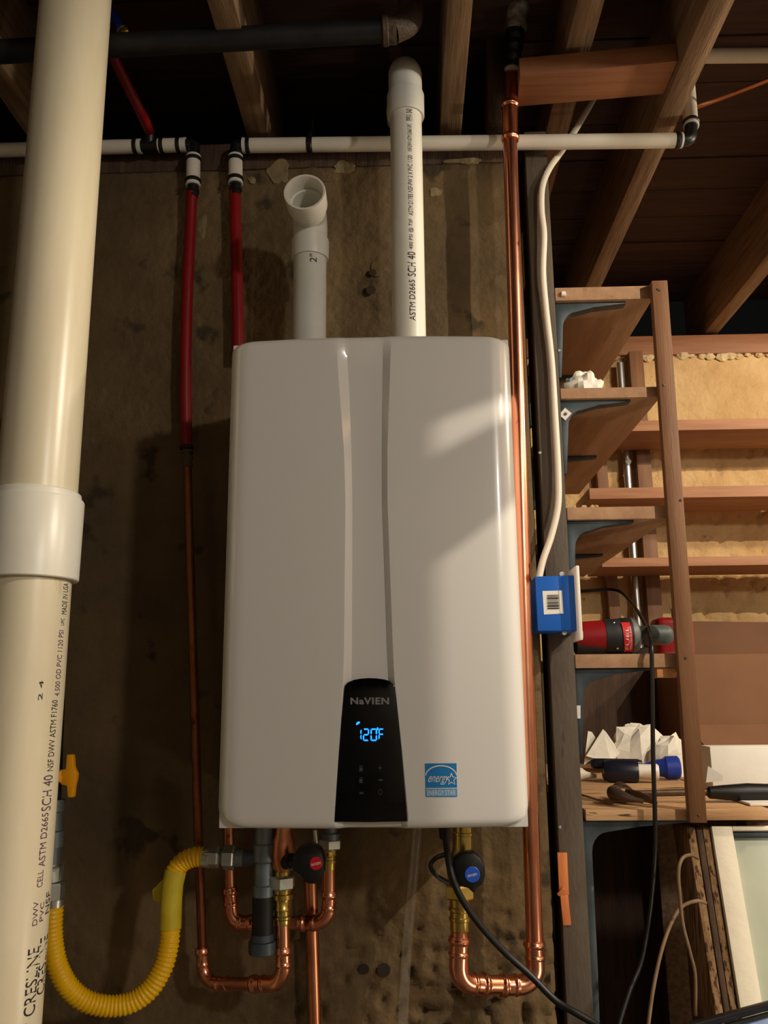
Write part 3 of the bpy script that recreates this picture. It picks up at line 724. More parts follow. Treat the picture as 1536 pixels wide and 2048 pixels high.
hot = thing('service_valve', 'brass service valve with black knob and red cap under the heater', 'valve', at(565, 1840, LV))
vstack(hot, 565, 1850, 564, 1740, LV, [(0, .0118), (.04, .0128), (.10, .0128), (.12, .0142), (.16, .0142), (.18, .0126), (.26, .0126), (.28, .0140), (.32, .0140), (.34, .0130), (.46, .0135), (.48, .0172), (.56, .0172), (.58, .0145), (.64, .0145), (.66, .018), (.82, .018), (.84, .0135), (1, .0135)], 'brass', hot, 'union_tail')
hexnut('union_nut', at(564, 1764, LV), ZA, .0218, .020, 'zinc', hot)
vstack(hot, 564, 1742, 566, 1640, LV, [(0, .014), (.1, .018), (.35, .021), (.6, .019), (.75, .0145), (1, .0145)], 'copper_dull', hot, 'valve_body')
hk = at(619, 1728, LV - .065)
lathe('stem', at(566, 1722, LV), hk + Vector((-.01, .012, 0)) - at(566, 1722, LV), [(0, .013), (.03, .013), (.031, .010), (.075, .009)], 'rubber_black', hot, seg=16)
kp2 = [(-.026, .012), (-.016, .024), (.004, .028), (.018, .020), (.023, .004), (.022, -.014), (.010, -.030), (-.006, -.028), (-.014, -.018), (-.027, -.010)]
knob(hot, hk, kp2, .032, 'cap_red', .0098, (.010, .001), 'NAVIEN')
vstack(hot, 632, 1692, 630, 1660, LV - .02, [(0, .003), (.1, .0036), (.9, .0036), (1, .003)], 'zinc', hot, 'stem_pin')

MY = 1.545
mid = thing('copper_pipe', 'copper U bend behind the gas drip leg under the heater', 'pipe', at(560, 1846, MY))
sweep('riser', [at(456, 1640, MY), at(460, 1800, MY)], R34 * .84, 'copper_dull', mid, seg=18)
press_fit('elbow', [at(459, 1775, MY), at(464, 1846, MY), at(508, 1846, MY)], R34, 'copper', mid, .030)
sweep('pipe', [at(490, 1846, MY), at(620, 1846, MY - .01)], R34, 'copper_dull', mid, seg=18)
press_fit('elbow', [at(598, 1846, MY - .01), at(657, 1846, MY - .02), at(658, 1782, MY - .02)], R34, 'copper', mid, .034)
sweep('riser', [at(658, 1800, MY - .02), at(658, 1728, MY - .02)], R34, 'copper', mid, seg=18)
vstack(mid, 658, 1738, 658, 1696, MY - .02, [(0, .0118), (.3, .0122), (.32, .0138), (.44, .0138), (.46, .0122), (.6, .0122), (.64, .0142), (.9, .0142), (1, .012)], 'brass', mid, 'adapter')
hexnut('union_nut', at(660, 1688, MY - .02), ZA, .0205, .016, 'zinc', mid)
vstack(mid, 660, 1684, 661, 1640, MY - .02, [(0, .0165), (.4, .0165), (.42, .012), (1, .012)], 'steel_grey', mid, 'nipple')

rel = thing('copper_pipe', 'straight copper discharge pipe dropping from behind the red capped valve', 'pipe', at(630, 2048, MY + .012))
rt = at(620, 1730, MY + .024); rb = at(629, 2048, MY + .024)
sweep('pipe', [rt, rb + (rb - rt).normalized() * .55], .0118, 'copper_dull', rel, seg=20)

# ------------------------------------------------------------------ gas line
GY = 1.45
drip = thing('gas_drip_leg', 'grey steel gas pipe with black nipple and end cap under the heater', 'pipe', at(526, 1905, GY))
vstack(drip, 526, 1795, 529, 1630, GY, [(0, .0150), (.02, .0172), (.14, .0172), (.16, .0150), (.42, .0150), (.44, .0175), (.64, .0175), (.66, .0150), (1, .0150)], 'steel_grey', drip, 'tee')
vstack(drip, 525, 1878, 526, 1788, GY, [(0, .0170), (1, .0170)], 'iron_black', drip, 'nipple')
vstack(drip, 525, 1908, 525, 1866, GY, [(0, .0180), (.06, .0218), (.62, .0222), (.66, .0190), (.98, .0180), (1, .016)], 'iron_blue', drip, 'end_cap')
sweep('branch', [at(526, 1718, GY), at(476, 1716, GY)], .0118, 'iron_blue', drip, seg=18)

flex = thing('gas_hose', 'yellow corrugated gas hose curving from the valve to the heater', 'hose', at(220, 2024, 1.44))
gx = at(478, 1716, GY) - at(405, 1714, GY)
lathe('end_fitting', at(404, 1714, GY), gx, [(0, .0125), (.001, .0160), (.012, .0165), (.013, .0128), (.030, .0128)], 'zinc', flex, seg=18)
hexnut('hose_nut', at(424, 1714, GY), gx, .0170, .024, 'zinc', flex)
hexnut('hose_nut', at(458, 1715, GY), gx, .0195, .018, 'zinc', flex)
lathe('ferrule', at(438, 1714, GY), gx, [(0, .0125), (.012, .0125), (.013, .0145), (.024, .0145), (.040, .0135)], 'steel_grey', flex, seg=18)
hp = [at(408, 1713, GY), at(388, 1714, GY), at(368, 1722, GY), at(352, 1740, 1.449), at(345, 1770, 1.446), at(342, 1810, 1.442), at(341, 1850, 1.438), at(338, 1890, 1.434), at(326, 1935, 1.43), at(300, 1978, 1.425),
      at(262, 2005, 1.42), at(218, 2012, 1.412), at(172, 2002, 1.40), at(138, 1975, 1.39), at(116, 1935, 1.38), at(106, 1890, 1.375), at(104, 1850, 1.372), at(106, 1812, 1.37)]
HP = resample(catmull(hp, 14), .0016)
sweep('corrugated_hose', HP, lambda d, L: .0150 + .0012 * math.sin(d / .0064 * 2 * math.pi), 'gas_yellow', flex, seg=22, sharp=3)
lo = [p for p in HP if at(345, 1740, 1.45).z > p.z > at(340, 1858, 1.44).z and p.x > at(300, 1800, 1.44).x]
sweep('label_sleeve', [lo[0], lo[len(lo)//4], lo[len(lo)//2], lo[3*len(lo)//4], lo[-1]], .0172, 'label_film', flex, seg=18, caps=False)
prism('label_flap', [at(332, 1752, 1.452), at(305, 1780, 1.462), at(306, 1800, 1.462), at(330, 1812, 1.452)], (0, .0008, 0), 'label_film', flex)
lathe('end_fitting', at(106, 1818, 1.37), ZA, [(0, .0125), (.002, .0150), (.014, .0155), (.016, .0125), (.03, .0125)], 'zinc', flex, seg=18)
hexnut('hose_nut', at(105, 1783, 1.37), ZA, .0180, .026, 'zinc', flex)

gv = thing('gas_valve', 'gas shutoff valve with yellow lever handle behind the drain pipe', 'valve', at(98, 1640, 1.37))
vstack(gv, 104, 1768, 100, 1722, 1.37, [(0, .012), (.1, .0165), (.55, .0165), (.57, .0135), (1, .0135)], 'zinc', gv, 'union')
hexnut('union_nut', at(103, 1745, 1.37), ZA, .0175, .020, 'zinc', gv)
vstack(gv, 101, 1728, 104, 1600, 1.37, [(0, .0145), (.25, .0145), (.26, .0185), (.5, .0190), (.52, .0165), (.8, .0165), (.82, .0195), (1, .0195)], 'steel_grey', gv, 'valve_body')
vstack(gv, 104, 1604, 112, 1400, 1.37, [(0, .0135), (1, .0135)], 'iron_black', gv, 'supply_nipple')
lathe('stem', at(108, 1553, 1.372), at(132, 1552, 1.35) - at(108, 1553, 1.372), [(0, .010), (.028, .010)], 'gas_orange', gv, seg=14)
hv = [(133, 1509), (145, 1509), (147, 1535), (153, 1548), (151, 1562), (148, 1574), (146, 1595), (135, 1595), (133, 1572), (121, 1569), (120, 1560), (125, 1555), (120, 1550), (121, 1540), (131, 1538)]
h_ = prism('lever_handle', [at(x, y, 1.352) for x, y in hv], (0, .012, 0), 'gas_orange', gv, bevel=.0015); h_['label'] = 'yellow lever handle'

# clear condensate tube and power cord
ctb = thing('condensate_tube', 'faint clear plastic drain tube hanging under the control panel', 'tube', at(806, 2048, 1.56))
sweep('tube', catmull([at(836, 1640, 1.55), at(828, 1740, 1.56), at(815, 1880, 1.568), at(806, 2048, 1.57), at(802, 2160, 1.57)], 8), .0085, 'clear_tube', ctb, seg=14)
pc = thing('power_cable', 'black power cord leaving the heater bottom toward the lower right', 'cord', at(1190, 2040, 1.38))
sweep('cord', catmull([at(889, 1640, 1.42), at(893, 1690, 1.41), at(902, 1745, 1.392), at(922, 1795, 1.39), at(960, 1850, 1.40), at(1010, 1905, 1.41), at(1060, 1950, 1.41), at(1110, 2000, 1.40), at(1150, 2025, 1.39), at(1195, 2052, 1.38), at(1230, 2085, 1.36)], 10), .0052, 'cord_black', pc, seg=12)
lathe('grommet', at(889, 1668, 1.42), ZA, [(-.008, .0055), (-.006, .008), (.02, .009)], 'rubber_black', pc, seg=12)

# ------------------------------------------------------------------ switch box and cable on the post
bx = thing('electrical_box', 'blue plastic electrical box with barcode label on the grey post', 'electrical box', at(1120, 1265, 1.56))
BY = 1.515
qa, qb, qc, qd = at(1070, 1153, BY), at(1153, 1150, BY), at(1163, 1262, BY), at(1076, 1262, BY)
bxo = prism('box_shell', [qa, qb, qc, qd], (0, WY - BY - .001, 0), 'box_blue', bx, bevel=.002)
# moulded channel on the face
prism('box_rib', [at(1118, 1152, BY - .0012), at(1150, 1151, BY - .0012), at(1159, 1261, BY - .0012), at(1124, 1261, BY - .0012)], (0, .003, 0), 'box_blue', bx, bevel=.001)
lb = prism('barcode_label', [at(1085, 1182, BY - .0006), at(1123, 1181, BY - .0006), at(1127, 1227, BY - .0006), at(1088, 1229, BY - .0006)], (0, .0005, 0), 'paper', bx)
prism('label_tail', [at(1118, 1181, BY - .0018), at(1124, 1181, BY - .0018), at(1127, 1227, BY - .0018), at(1121, 1227, BY - .0018)], (0, .0014, 0), 'paper', bx)
yy = 1190.0; rnd = random.Random(3)
while yy < 1219:
    t = rnd.choice((.8, 1.2, 1.8, 2.4)); x0 = 1094 + (yy - 1190) * .05
    prism('barcode_bar', [at(x0, yy, BY - .0020), at(x0 + 23, yy - .5, BY - .0020), at(x0 + 23, yy + t - .5, BY - .0020), at(x0, yy + t, BY - .0020)], (0, .0004, 0), 'ink', lb); yy += t + rnd.choice((1.0, 1.4, 2.0))
pl = at(1158, 1205, BY)
plt = prism('cover_plate', [at(1147, 1134, BY - .018), at(1164, 1130, BY - .018), at(1172, 1279, BY - .018), at(1156, 1279, BY - .018)], (0, .001, 0), 'plate_white', bx)
bpy.data.objects.remove(plt)
x0 = at(1160, 1205, BY - .012).x
Pv = [(x0, BY - .022), (x0 + .0055, BY - .022)]
ptop, pbot = at(1160, 1131, BY - .02).z, at(1166, 1280, BY - .02).z
tilt = at(1166, 1280, BY - .02).x - at(1158, 1131, BY - .02).x
prism('cover_plate', [(x0 - tilt/2 - .006, BY - .022, ptop), (x0 - tilt/2, BY - .022, ptop), (x0 + tilt/2, BY - .022, pbot), (x0 + tilt/2 - .006, BY - .022, pbot)], (0, .075, 0), 'plate_white', bx, bevel=.0015)
beam('mounting_ear', at(1152, 1270, BY + .01), at(1163, 1270, BY + .01), .03, .012, 'cable_white', bx, ref=(0, 1, 0))
for px, py in ((1130, 1148), (1135, 1265)):
    lathe('nail', at(px - 6, py, BY + .012), (0, 1, 0), [(0, .0045), (.002, .0045), (.002, .002), (.06, .002)], 'zinc', bx, seg=12)
cab = thing('electrical_cable', 'white electrical cable running down the grey post into the blue box', 'cable', at(1080, 1150, 1.56))
sweep('cable', catmull([at(1192, 190, 1.64), at(1160, 245, 1.63), at(1125, 300, 1.608), at(1100, 335, 1.594), at(1085, 372, 1.586), at(1083, 420, 1.586), at(1088, 470, 1.582), at(1086, 545, 1.584), at(1092, 620, 1.586),
               at(1103, 720, 1.586), at(1110, 830, 1.585), at(1116, 940, 1.584), at(1116, 1010, 1.580), at(1103, 1070, 1.572), at(1086, 1120, 1.56), at(1077, 1160, 1.552)], 8), .0066, 'cable_white', cab, seg=14, flat=.8)
cab2 = thing('electrical_cable', 'white cable length running up between joists above the orange blocking', 'cable', at(1240, 100, 1.6))
sweep('cable', catmull([at(1236, 105, 1.62), at(1262, 55, 1.60), at(1292, -5, 1.58), at(1330, -70, 1.55)], 6), .0058, 'cable_white', cab2, seg=12)
rod = thing('copper_tube', 'thin brown tube sagging below the joists at the upper right', 'tube', at(1400, 245, 1.5))
sweep('tube', catmull([at(1205, 266, 2.0), at(1300, 248, 1.8), at(1390, 216, 1.62), at(1536, 160, 1.5), at(1700, 90, 1.4)], 8), .0042, 'copper_dull', rod, seg=10)

# ------------------------------------------------------------------ shelves on the side of the post
SX0, SX1, SYB = 0.3015, 0.497, 2.44
def fz(py, px=1220): return at(px, py, WY).z
shelf = thing('shelf_unit', 'tall narrow wooden shelves with grey brackets fixed beside the grey post', 'shelf', (0.4, 1.9, 0))
SH = [(572, 598, SYB, SX1), (774, 795, SYB, SX1), (1013, 1038, 2.44, SX1), (1308, 1336, 2.10, SX1)]
SH5 = (1620, 1642, 2.60, .632)
for i, (ya, yb, yback, xr) in enumerate(SH):
    zt_, zb_ = fz(ya), fz(yb)
    b_ = box('shelf_board', (SX0, WY + .002, zb_), (xr, yback, zt_), 'plywood', shelf, bevel=.0012)
for ya, yb in ((WY + .002, 1.778), (1.783, 2.185), (2.190, 2.60)):       # lowest shelf: three planks with open joints
    box('shelf_plank', (SX0 + .004, ya, fz(1642)), (.632, yb, fz(1620)), 'plywood_worn', shelf, bevel=.0015)
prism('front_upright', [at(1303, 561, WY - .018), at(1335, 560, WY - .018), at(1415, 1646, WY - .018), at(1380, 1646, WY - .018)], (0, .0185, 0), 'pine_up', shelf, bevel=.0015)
zc = fz(1337); box('cleat', (at(1316, 1345, WY).x, WY + .006, fz(1356)), (SX1 - .004, WY + .05, zc), 'pine', shelf, bevel=.001)
for px, py in ((1372, 1316), (1362, 1000), (1316, 578), (1320, 580), (1328, 770), (1398, 1630)):
    lathe('screw_head', at(px, py, WY - .0195), (0, 1, 0), [(0, .001), (.0004, .0026), (.004, .0026)], 'iron_rust', shelf, seg=10)
def bracket(z, y, leg, arm, depth=.024):
    """steel shelf bracket: leg down the post side, arm under the board, rounded inside corner"""
    X = SX0 - .0012; t = .015
    pts = [(X, z), (X + arm, z), (X + arm, z - .004), (X + arm * .55, z - .011), (X + t + .030, z - .020)]
    for k in range(1, 6):
        a = math.pi / 2 * k / 5; pts.append((X + t + .030 * (1 - math.sin(a)) + .0, z - .020 - .034 * (1 - math.cos(a))))
    pts += [(X + t * .9, z - leg * .5), (X + .007, z - leg), (X, z - leg)]
    b = prism('bracket', [(x, y, zz) for x, zz in pts], (0, depth, 0), 'bracket_grey', shelf, bevel=.0012)
    return b
for (ya, yb, yback, xr), leg, arm in zip(SH + [SH5], (.16, .15, .16, .155, .50), (.145, .14, .13, .14, .19)):
    bracket(fz(yb) - .0005, WY + .012, leg, arm)
    if yb < 1300: bracket(fz(yb) - .0005, 2.02, .13, .16)
tg = bracket  # tags on two brackets
c = at(1131, 828, WY + .010)
prism('paper_tag', [c + Vector((0, 0, .013)), c + Vector((.012, 0, .001)), c + Vector((-.001, 0, -.013)), c + Vector((-.013, 0, -.001))], (0, .0012, 0), 'paper', shelf)
lathe('screw_head', c + Vector((0, -.002, 0)), (0, 1, 0), [(0, .0018), (.0006, .0032), (.003, .0032)], 'iron_rust', shelf, seg=10)
prism('paper_tag', [at(1151, 1411, WY + .009), at(1161, 1411, WY + .009), at(1161, 1437, WY + .009), at(1151, 1437, WY + .009)], (0, .001, 0), 'paper', shelf)
for i in range(26):               # crumbs of plaster lying on shelf three
    px = random.uniform(1140, 1192); c = Vector((at(px, 1008, 1.63).x, random.uniform(1.615, 1.65), fz(1013) + .002)); r = random.uniform(.002, .006)
    lathe('plaster_crumb', c, (random.uniform(-.3, .3), random.uniform(-.3, .3), 1), [(-.002, r * .6), (r * .3, r), (r, r * .5)], 'crumb', shelf, seg=6)

# ------------------------------------------------------------------ shelves on the far wall
far = thing('shelf_unit', 'long rough wooden shelves along the bright far wall', 'shelf', (1.2, 2.55, 0))
BYF = 2.42
def bz(py, px=1450): return at(px, py, BYF).z
for (px0, ya, yb) in ((1262, 838, 859), (1178, 972, 994), (1203, 1113, 1131)):
    box('shelf_board', (at(px0, ya, BYF).x, BYF, bz(yb)), (2.45, 2.625, bz(ya)), 'fir_far', far, bevel=.0015)
zf = bz(842) 
x0, x1 = at(1268, 900, BYF + .05).x, at(1298, 900, BYF + .05).x
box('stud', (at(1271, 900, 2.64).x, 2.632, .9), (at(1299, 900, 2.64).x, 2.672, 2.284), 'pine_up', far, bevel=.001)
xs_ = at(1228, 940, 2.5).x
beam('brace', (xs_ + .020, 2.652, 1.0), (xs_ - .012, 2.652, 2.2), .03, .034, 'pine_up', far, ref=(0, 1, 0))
pole = thing('steel_pole', 'shiny steel pole standing behind the far shelves', 'pole', (at(1263, 1060, 2.65).x, 2.65, 0))
xp = at(1263, 1060, 2.65)
lathe('pole_tube', (xp.x, 2.65, 0), (0, 0, 1), [(0, .0125), (2.25, .0125)], 'pole_steel', pole, seg=20)
c = at(1257, 923, 2.65 - .0145)
prism('paper_tag', [c + Vector((0, 0, .014)), c + Vector((.010, 0, 0)), c + Vector((0, 0, -.014)), c + Vector((-.010, 0, 0))], (0, .001, 0), 'paper', pole)

# ------------------------------------------------------------------ things on the shelves
def crumple(name, c, rx, ry, rz_, m, label, cat, seed, peaks=(), n=26, k=14, amp=.35, sm_=True):
    """crumpled sheet heap: a folded dome"""
    V = []; Fc = []
    for j in range(k + 1):
        v = j / k
        for i in range(n):
            a = 2 * math.pi * i / n; rr = math.cos(v * math.pi / 2) ** .7; h = math.sin(v * math.pi / 2)
            p = Vector((math.cos(a) * rr, math.sin(a) * rr, h))
            f = 1 + amp * (abs(noise.noise(p * 1.6 + Vector((seed, 0, 0)))) * 1.6 - .35) + amp * .5 * (abs(noise.noise(p * 4 + Vector((0, seed, 0)))) - .25)
            q = Vector((p.x * rx * f, p.y * ry * f, p.z * rz_ * f))
            for (pa, ph, pw) in peaks:
                d = Vector((p.x - math.cos(pa), p.y - math.sin(pa), 0)).length
                q.z += ph * max(0, 1 - d / pw)
            V.append(Vector(c) + q)
    for j in range(k):
        for i in range(n): Fc.append((j*n+i, j*n+(i+1)%n, (j+1)*n+(i+1)%n, (j+1)*n+i))
    Fc.append(tuple(range(n))[::-1]); Fc.append(tuple(range(k*n, (k+1)*n)))
    o = mesh(name, V, Fc, m, smooth=sm_, sharp=.45)
    return finish(o, label, cat)
z2 = fz(774)
p = at(1165, 770, 1.645); crumple('plastic_bag', (p.x, 1.648, z2), .042, .036, .042, 'cloth_white', 'crumpled white plastic bag on the second shelf from the top', 'bag', 2.2)
p = at(1222, 765, 1.70); crumple('paper_scrap', (p.x, 1.70, z2), .022, .02, .012, 'cloth_white', 'small white scrap on the second shelf beside the plastic bag', 'scrap', 5.2)
z1 = fz(572)
p = at(1195, 566, 1.66); crumple('plastic_sheet', (p.x, 1.66, z1), .036, .03, .013, 'film_white', 'cloudy plastic film bunched on the topmost shelf', 'plastic sheet', 9.2)
o_ = lathe('plastic_plug', at(1122, 588, 1.60), (1, 0, 0), [(0, .004), (.001, .0055), (.008, .0055), (.009, .004)], 'plate_white', seg=14); finish(o_, 'tiny white cap at the left end of the topmost shelf', 'cap')

# cordless drill on the fourth shelf
z4 = fz(1308)
DYY = 1.665; dc = Vector((at(1155, 1270, DYY).x, DYY, z4 + .036))
def dx(px): return at(px, 1275, DYY).x - dc.x
drill = thing('power_drill', 'red and black cordless drill lying on the shelf beside the blue box', 'power tool', (dc.x + .06, DYY, z4))
lathe('motor_housing', dc, (1, 0, 0), [(dx(1146), .020), (dx(1150), .026), (dx(1165), .029), (dx(1200), .031), (dx(1212), .032)], 'tool_red', drill, seg=28)
lathe('rubber_grip', dc, (1, 0, 0), [(dx(1206), .030), (dx(1207), .0325), (dx(1222), .0335), (dx(1238), .0345), (dx(1240), .034)], 'tool_black', drill, seg=28)
lathe('base_shell', dc + Vector((0, 0, -.012)), (1, 0, 0), [(dx(1146), .015), (dx(1150), .022), (dx(1200), .024), (dx(1206), .023)], 'tool_black', drill, seg=20)
lathe('badge_band', dc, (1, 0, 0), [(dx(1238), .0345), (dx(1239), .0352), (dx(1258), .0358), (dx(1262), .0352)], 'tool_black', drill, seg=28)
bd = []
for j in range(9):
    for i in range(4):
        a = -1.0 + 1.75 * j / 8; r = .0364; x = dx(1239) + (dx(1256) - dx(1239)) * i / 3 + .002 * (j / 8 - .5) * -2
        bd.append(dc + Vector((x, -r * math.cos(a), r * math.sin(a))))
bo = mesh('badge', bd, [(j*4+i, j*4+i+1, (j+1)*4+i+1, (j+1)*4+i) for j in range(8) for i in range(3)], 'badge_red', drill, smooth=True)
def onb(u, v, x0, x1):
    a = -.80 + 1.25 * u; r = .0370; return dc + Vector((x1 + (x0 - x1) * v, -r * math.cos(a), r * math.sin(a)))
printed('badge_lettering', 'FUEL', lambda u, v: onb(u, v, dx(1243), dx(1249)), 'print_white', bo)
printed('badge_small_print', 'BRUSHLESS', lambda u, v: onb(u, v, dx(1251), dx(1254)), 'print_white', bo)
lathe('collar', dc, (1, 0, 0), [(dx(1258), .0345), (dx(1260), .0362), (dx(1268), .0350), (dx(1274), .030), (dx(1277), .024), (dx(1277), .018)], 'tool_grey', drill, seg=30)
lathe('chuck', dc + Vector((0, 0, .002)), (1, 0, 0), [(dx(1270), .0175), (dx(1296), .0178), (dx(1297), .0192), (dx(1332), .0192), (dx(1340), .0165), (dx(1344), .012)], 'tool_teal', drill, seg=26)
beam('belt_clip', dc + Vector((dx(1270), -.006, -.029)), dc + Vector((dx(1292), -.006, -.028)), .012, .010, 'tool_grey', drill)
for px, zz in ((1224, .024), (1228, -.024)):
    lathe('screw_head', dc + Vector((dx(px), -.0335 * math.cos(math.asin(zz / .0345)), zz)), (0, 1, 0), [(-.0005, .0012), (0, .002), (.003, .002)], 'zinc', drill, seg=10)
tool2 = thing('power_tool_body', 'bright red tool housing standing behind the drill chuck', 'power tool', (at(1340, 1300, 1.76).x, 1.76, z4))
T0 = at(1306, 1240, 1.75).x
box('housing', (T0 + .004, 1.735, z4 + .0005), (T0 + .078, 1.80, at(1330, 1234, 1.735).z), 'tool_red', tool2, bevel=.012, seg=4)
box('trigger_guard', (T0 + .046, 1.745, at(1348, 1234, 1.745).z - .01), (T0 + .056, 1.78, at(1348, 1214, 1.745).z), 'tool_black', tool2, bevel=.003)

# fifth shelf: cloth, screwdriver handles, hammer, foam, carton
z5 = fz(1620)
p = at(1278, 1505, 2.30); crumple('white_cloth', (p.x, 2.30, z5), .082, .06, .118, 'cloth_white', 'large crumpled white cloth heaped on the lowest shelf', 'cloth', 12.4, amp=.34, n=15, k=6, sm_=False)
p = at(1345, 1505, 2.22); crumple('white_cloth', (p.x, 2.225, z5), .062, .040, .092, 'cloth_white', 'smaller white cloth bunched beside the wooden upright, on the lowest shelf', 'cloth', 3.9, amp=.30, n=13, k=5, sm_=False)
p = at(1207, 1505, 2.3)
pk = thing('folded_paper', 'stiff white paper folded into two points left of the cloth heap', 'paper', (p.x, 2.30, z5))
def sheet(name, pts, m, parent, th=.0012): return prism(name, [at(x, y, Y) for x, y, Y in pts], (0, th, 0), m, parent)
sheet('fold', [(1172, 1512, 2.26), (1206, 1458, 2.27), (1238, 1508, 2.26), (1222, 1526, 2.25)], 'cloth_white', pk)
sheet('fold', [(1168, 1530, 2.275), (1176, 1462, 2.29), (1184, 1464, 2.29), (1208, 1502, 2.275)], 'cloth_white', pk)
sheet('fold', [(1206, 1458, 2.27), (1238, 1508, 2.26), (1240, 1503, 2.31), (1212, 1464, 2.32)], 'cloth_white', pk)

sd1 = thing('screwdriver', 'dark navy handled tool with white shank lying on the lowest shelf', 'hand tool', (at(1240, 1535, 2.07).x, 2.07, z5))
a_ = Vector((at(1203, 1525, 2.07).x, 2.07, z5 + .027)); b_ = Vector((at(1314, 1531, 2.06).x, 2.05, z5 + .024)); L = (b_ - a_).length
lathe('handle', a_, b_ - a_, [(0, .014), (.004, .022), (.02, .0265), (L * .55, .0265), (L * .64, .0240), (L * .645, .016)], 'handle_navy', sd1, seg=12)
lathe('shank', a_, b_ - a_, [(L * .64, .0165), (L * .9, .0165), (L * .91, .0185), (L * .97, .018), (L, .015)], 'plate_white', sd1, seg=18)
lathe('clip_tail', a_ + Vector((0, .03, .012)), (-1, .02, .02), [(-.10, .009), (-.09, .0125), (.010, .0125), (.018, .008)], 'handle_navy', sd1, seg=12)
sd2 = thing('screwdriver', 'bright blue handled tool lying in front of the white cloth', 'hand tool', (at(1330, 1525, 2.12).x, 2.12, z5))
a_ = Vector((at(1276, 1518, 2.13).x, 2.13, z5 + .026)); b_ = Vector((at(1358, 1516, 2.12).x, 2.12, z5 + .028)); L = (b_ - a_).length
lathe('handle', a_, b_ - a_, [(0, .008), (.012, .010), (L * .35, .018), (L * .60, .0215), (L * .66, .0265), (L * .95, .027), (L, .022)], 'handle_blue', sd2, seg=16)
nz = thing('caulk_nozzle', 'small ivory cone tip at the left end of the lowest shelf', 'nozzle', (at(1160, 1520, 2.1).x, 2.1, z5))
lathe('cone', (at(1148, 1512, 2.1).x, 2.1, z5 + .017), (1, 0, -.12), [(0, .016), (.015, .015), (.025, .009), (.050, .004)], 'cable_white', nz, seg=16)

hm = thing('hammer', 'claw hammer with rusty head and black rubber grip on the lowest shelf', 'hammer', (at(1330, 1580, 1.70).x, 1.70, z5))
HMY = 1.700; hz_ = z5 + .016
hx = lambda px: at(px, 1580, HMY).x
sweep('shaft', [(hx(1262), HMY, hz_), (hx(1425), HMY - .004, hz_ + .003)], .0062, 'steel_dark', hm, seg=14, flat=.8)
gL = hx(1640) - hx(1415)
lathe('grip', (hx(1412), HMY - .004, hz_ + .002), (1, -.02, .006), [(0, .007), (.004, .011), (.030, .0135), (.075, .0165), (.11, .0150), (gL * .8, .0175), (gL * .97, .0185), (gL, .014)], 'rubber_black', hm, seg=20)
hc = Vector((hx(1250), HMY, hz_))
hp_ = [hc + Vector(v) for v in ((.012, -.080, -.004), (-.012, -.062, .0), (-.026, -.036, .004), (-.022, -.012, .004), (.0, 0, .0), (.004, .022, .0), (.004, .045, .0))]
sweep('head', catmull(hp_, 6), [.004 + .0095 * sm(i / 14) if i < 15 else (.0135 if i < 26 else .0150) for i in range(37)], 'steel_dark', hm, seg=16)
lathe('face', hp_[-1], (0, 1, 0), [(-.004, .014), (0, .0165), (.014, .0165), (.016, .014)], 'steel_dark', hm, seg=20)
sweep('claw', catmull([hc + Vector(v) for v in ((.002, -.012, 0), (.016, -.034, .0), (.030, -.058, -.004), (.036, -.074, -.008))], 6), [.011 - .007 * i / 18 for i in range(19)], 'steel_dark', hm, seg=12)

fb = box('foam_block', (at(1420, 1520, 1.80).x, 1.795, z5 + .0005), (at(1600, 1520, 1.80).x, 1.85, at(1480, 1493, 1.795).z), 'foam_white', bevel=.0015)
finish(fb, 'smooth white foam block behind the hammer grip', 'foam block')
ws = prism('paper_flap', [at(1412, 1565, 1.772), at(1416, 1532, 1.768), at(1446, 1551, 1.766), at(1444, 1562, 1.768)], (0, .0015, 0), 'paper'); finish(ws, 'small white paper corner standing between upright and foam block', 'paper')
pb = box('white_board', (at(1478, 1600, 1.66).x + .012, 1.640, z5 + .0006), (at(1640, 1600, 1.66).x, 1.77, z5 + .005), 'foam_white', bevel=.001); finish(pb, 'thin white board lying under the hammer grip at the right edge', 'board')
wi = sweep('loose_wire', catmull([Vector((at(1156, 1560, 1.72).x, 1.74, z5 + .012)), Vector((at(1180, 1575, 1.70).x, 1.70, z5 + .010)), Vector((at(1212, 1592, 1.68).x, 1.675, z5 + .003))], 8), .0022, 'wire_tan', seg=8)
finish(wi, 'short stiff tan wire on the lowest shelf left of the hammer head', 'wire')

bench = thing('work_bench', 'wooden bench carrying the cardboard box and foam block at the right', 'bench', (1.15, 2.1, 0))
box('bench_top', (.640, 1.78, z5 - .030), (1.75, 2.60, z5 - .0004), 'plywood', bench, bevel=.0015)
for x, y in ((.70, 1.86), (1.70, 1.86), (.70, 2.54), (1.70, 2.54)): box('leg', (x - .03, y - .03, 0), (x + .03, y + .03, z5 - .0305), 'joist_wood', bench, bevel=.002)
dp = box('shade_panel', (.256, 2.606, 0), (1.0, 2.622, 1.29), 'dark_wood', bevel=.001); finish(dp, 'dark panel added as shade behind the lower shelves', 'panel')  # added dark sheet, its colour stands in for the shade behind the shelves
ctn = thing('cardboard_box', 'large brown cardboard box behind the hammer and foam block', 'box', (at(1500, 1450, 1.98).x, 2.06, .99))
CYF = 2.345
cx0 = at(1366, 1400, CYF).x; cx1 = cx0 + .46; zc1 = at(1450, 1308, CYF).z
box('carton', (cx0, CYF, z5 + .0003), (cx1, 2.585, zc1), 'cardboard', ctn, bevel=.002)
prism('back_flap', [(cx0 + .02, 2.575, zc1), (cx1, 2.575, zc1), (cx1, 2.60, at(1500, 1246, 2.59).z), (cx0 + .03, 2.60, at(1400, 1240, 2.59).z)], (0, .004, 0), 'cardboard_dark', ctn)
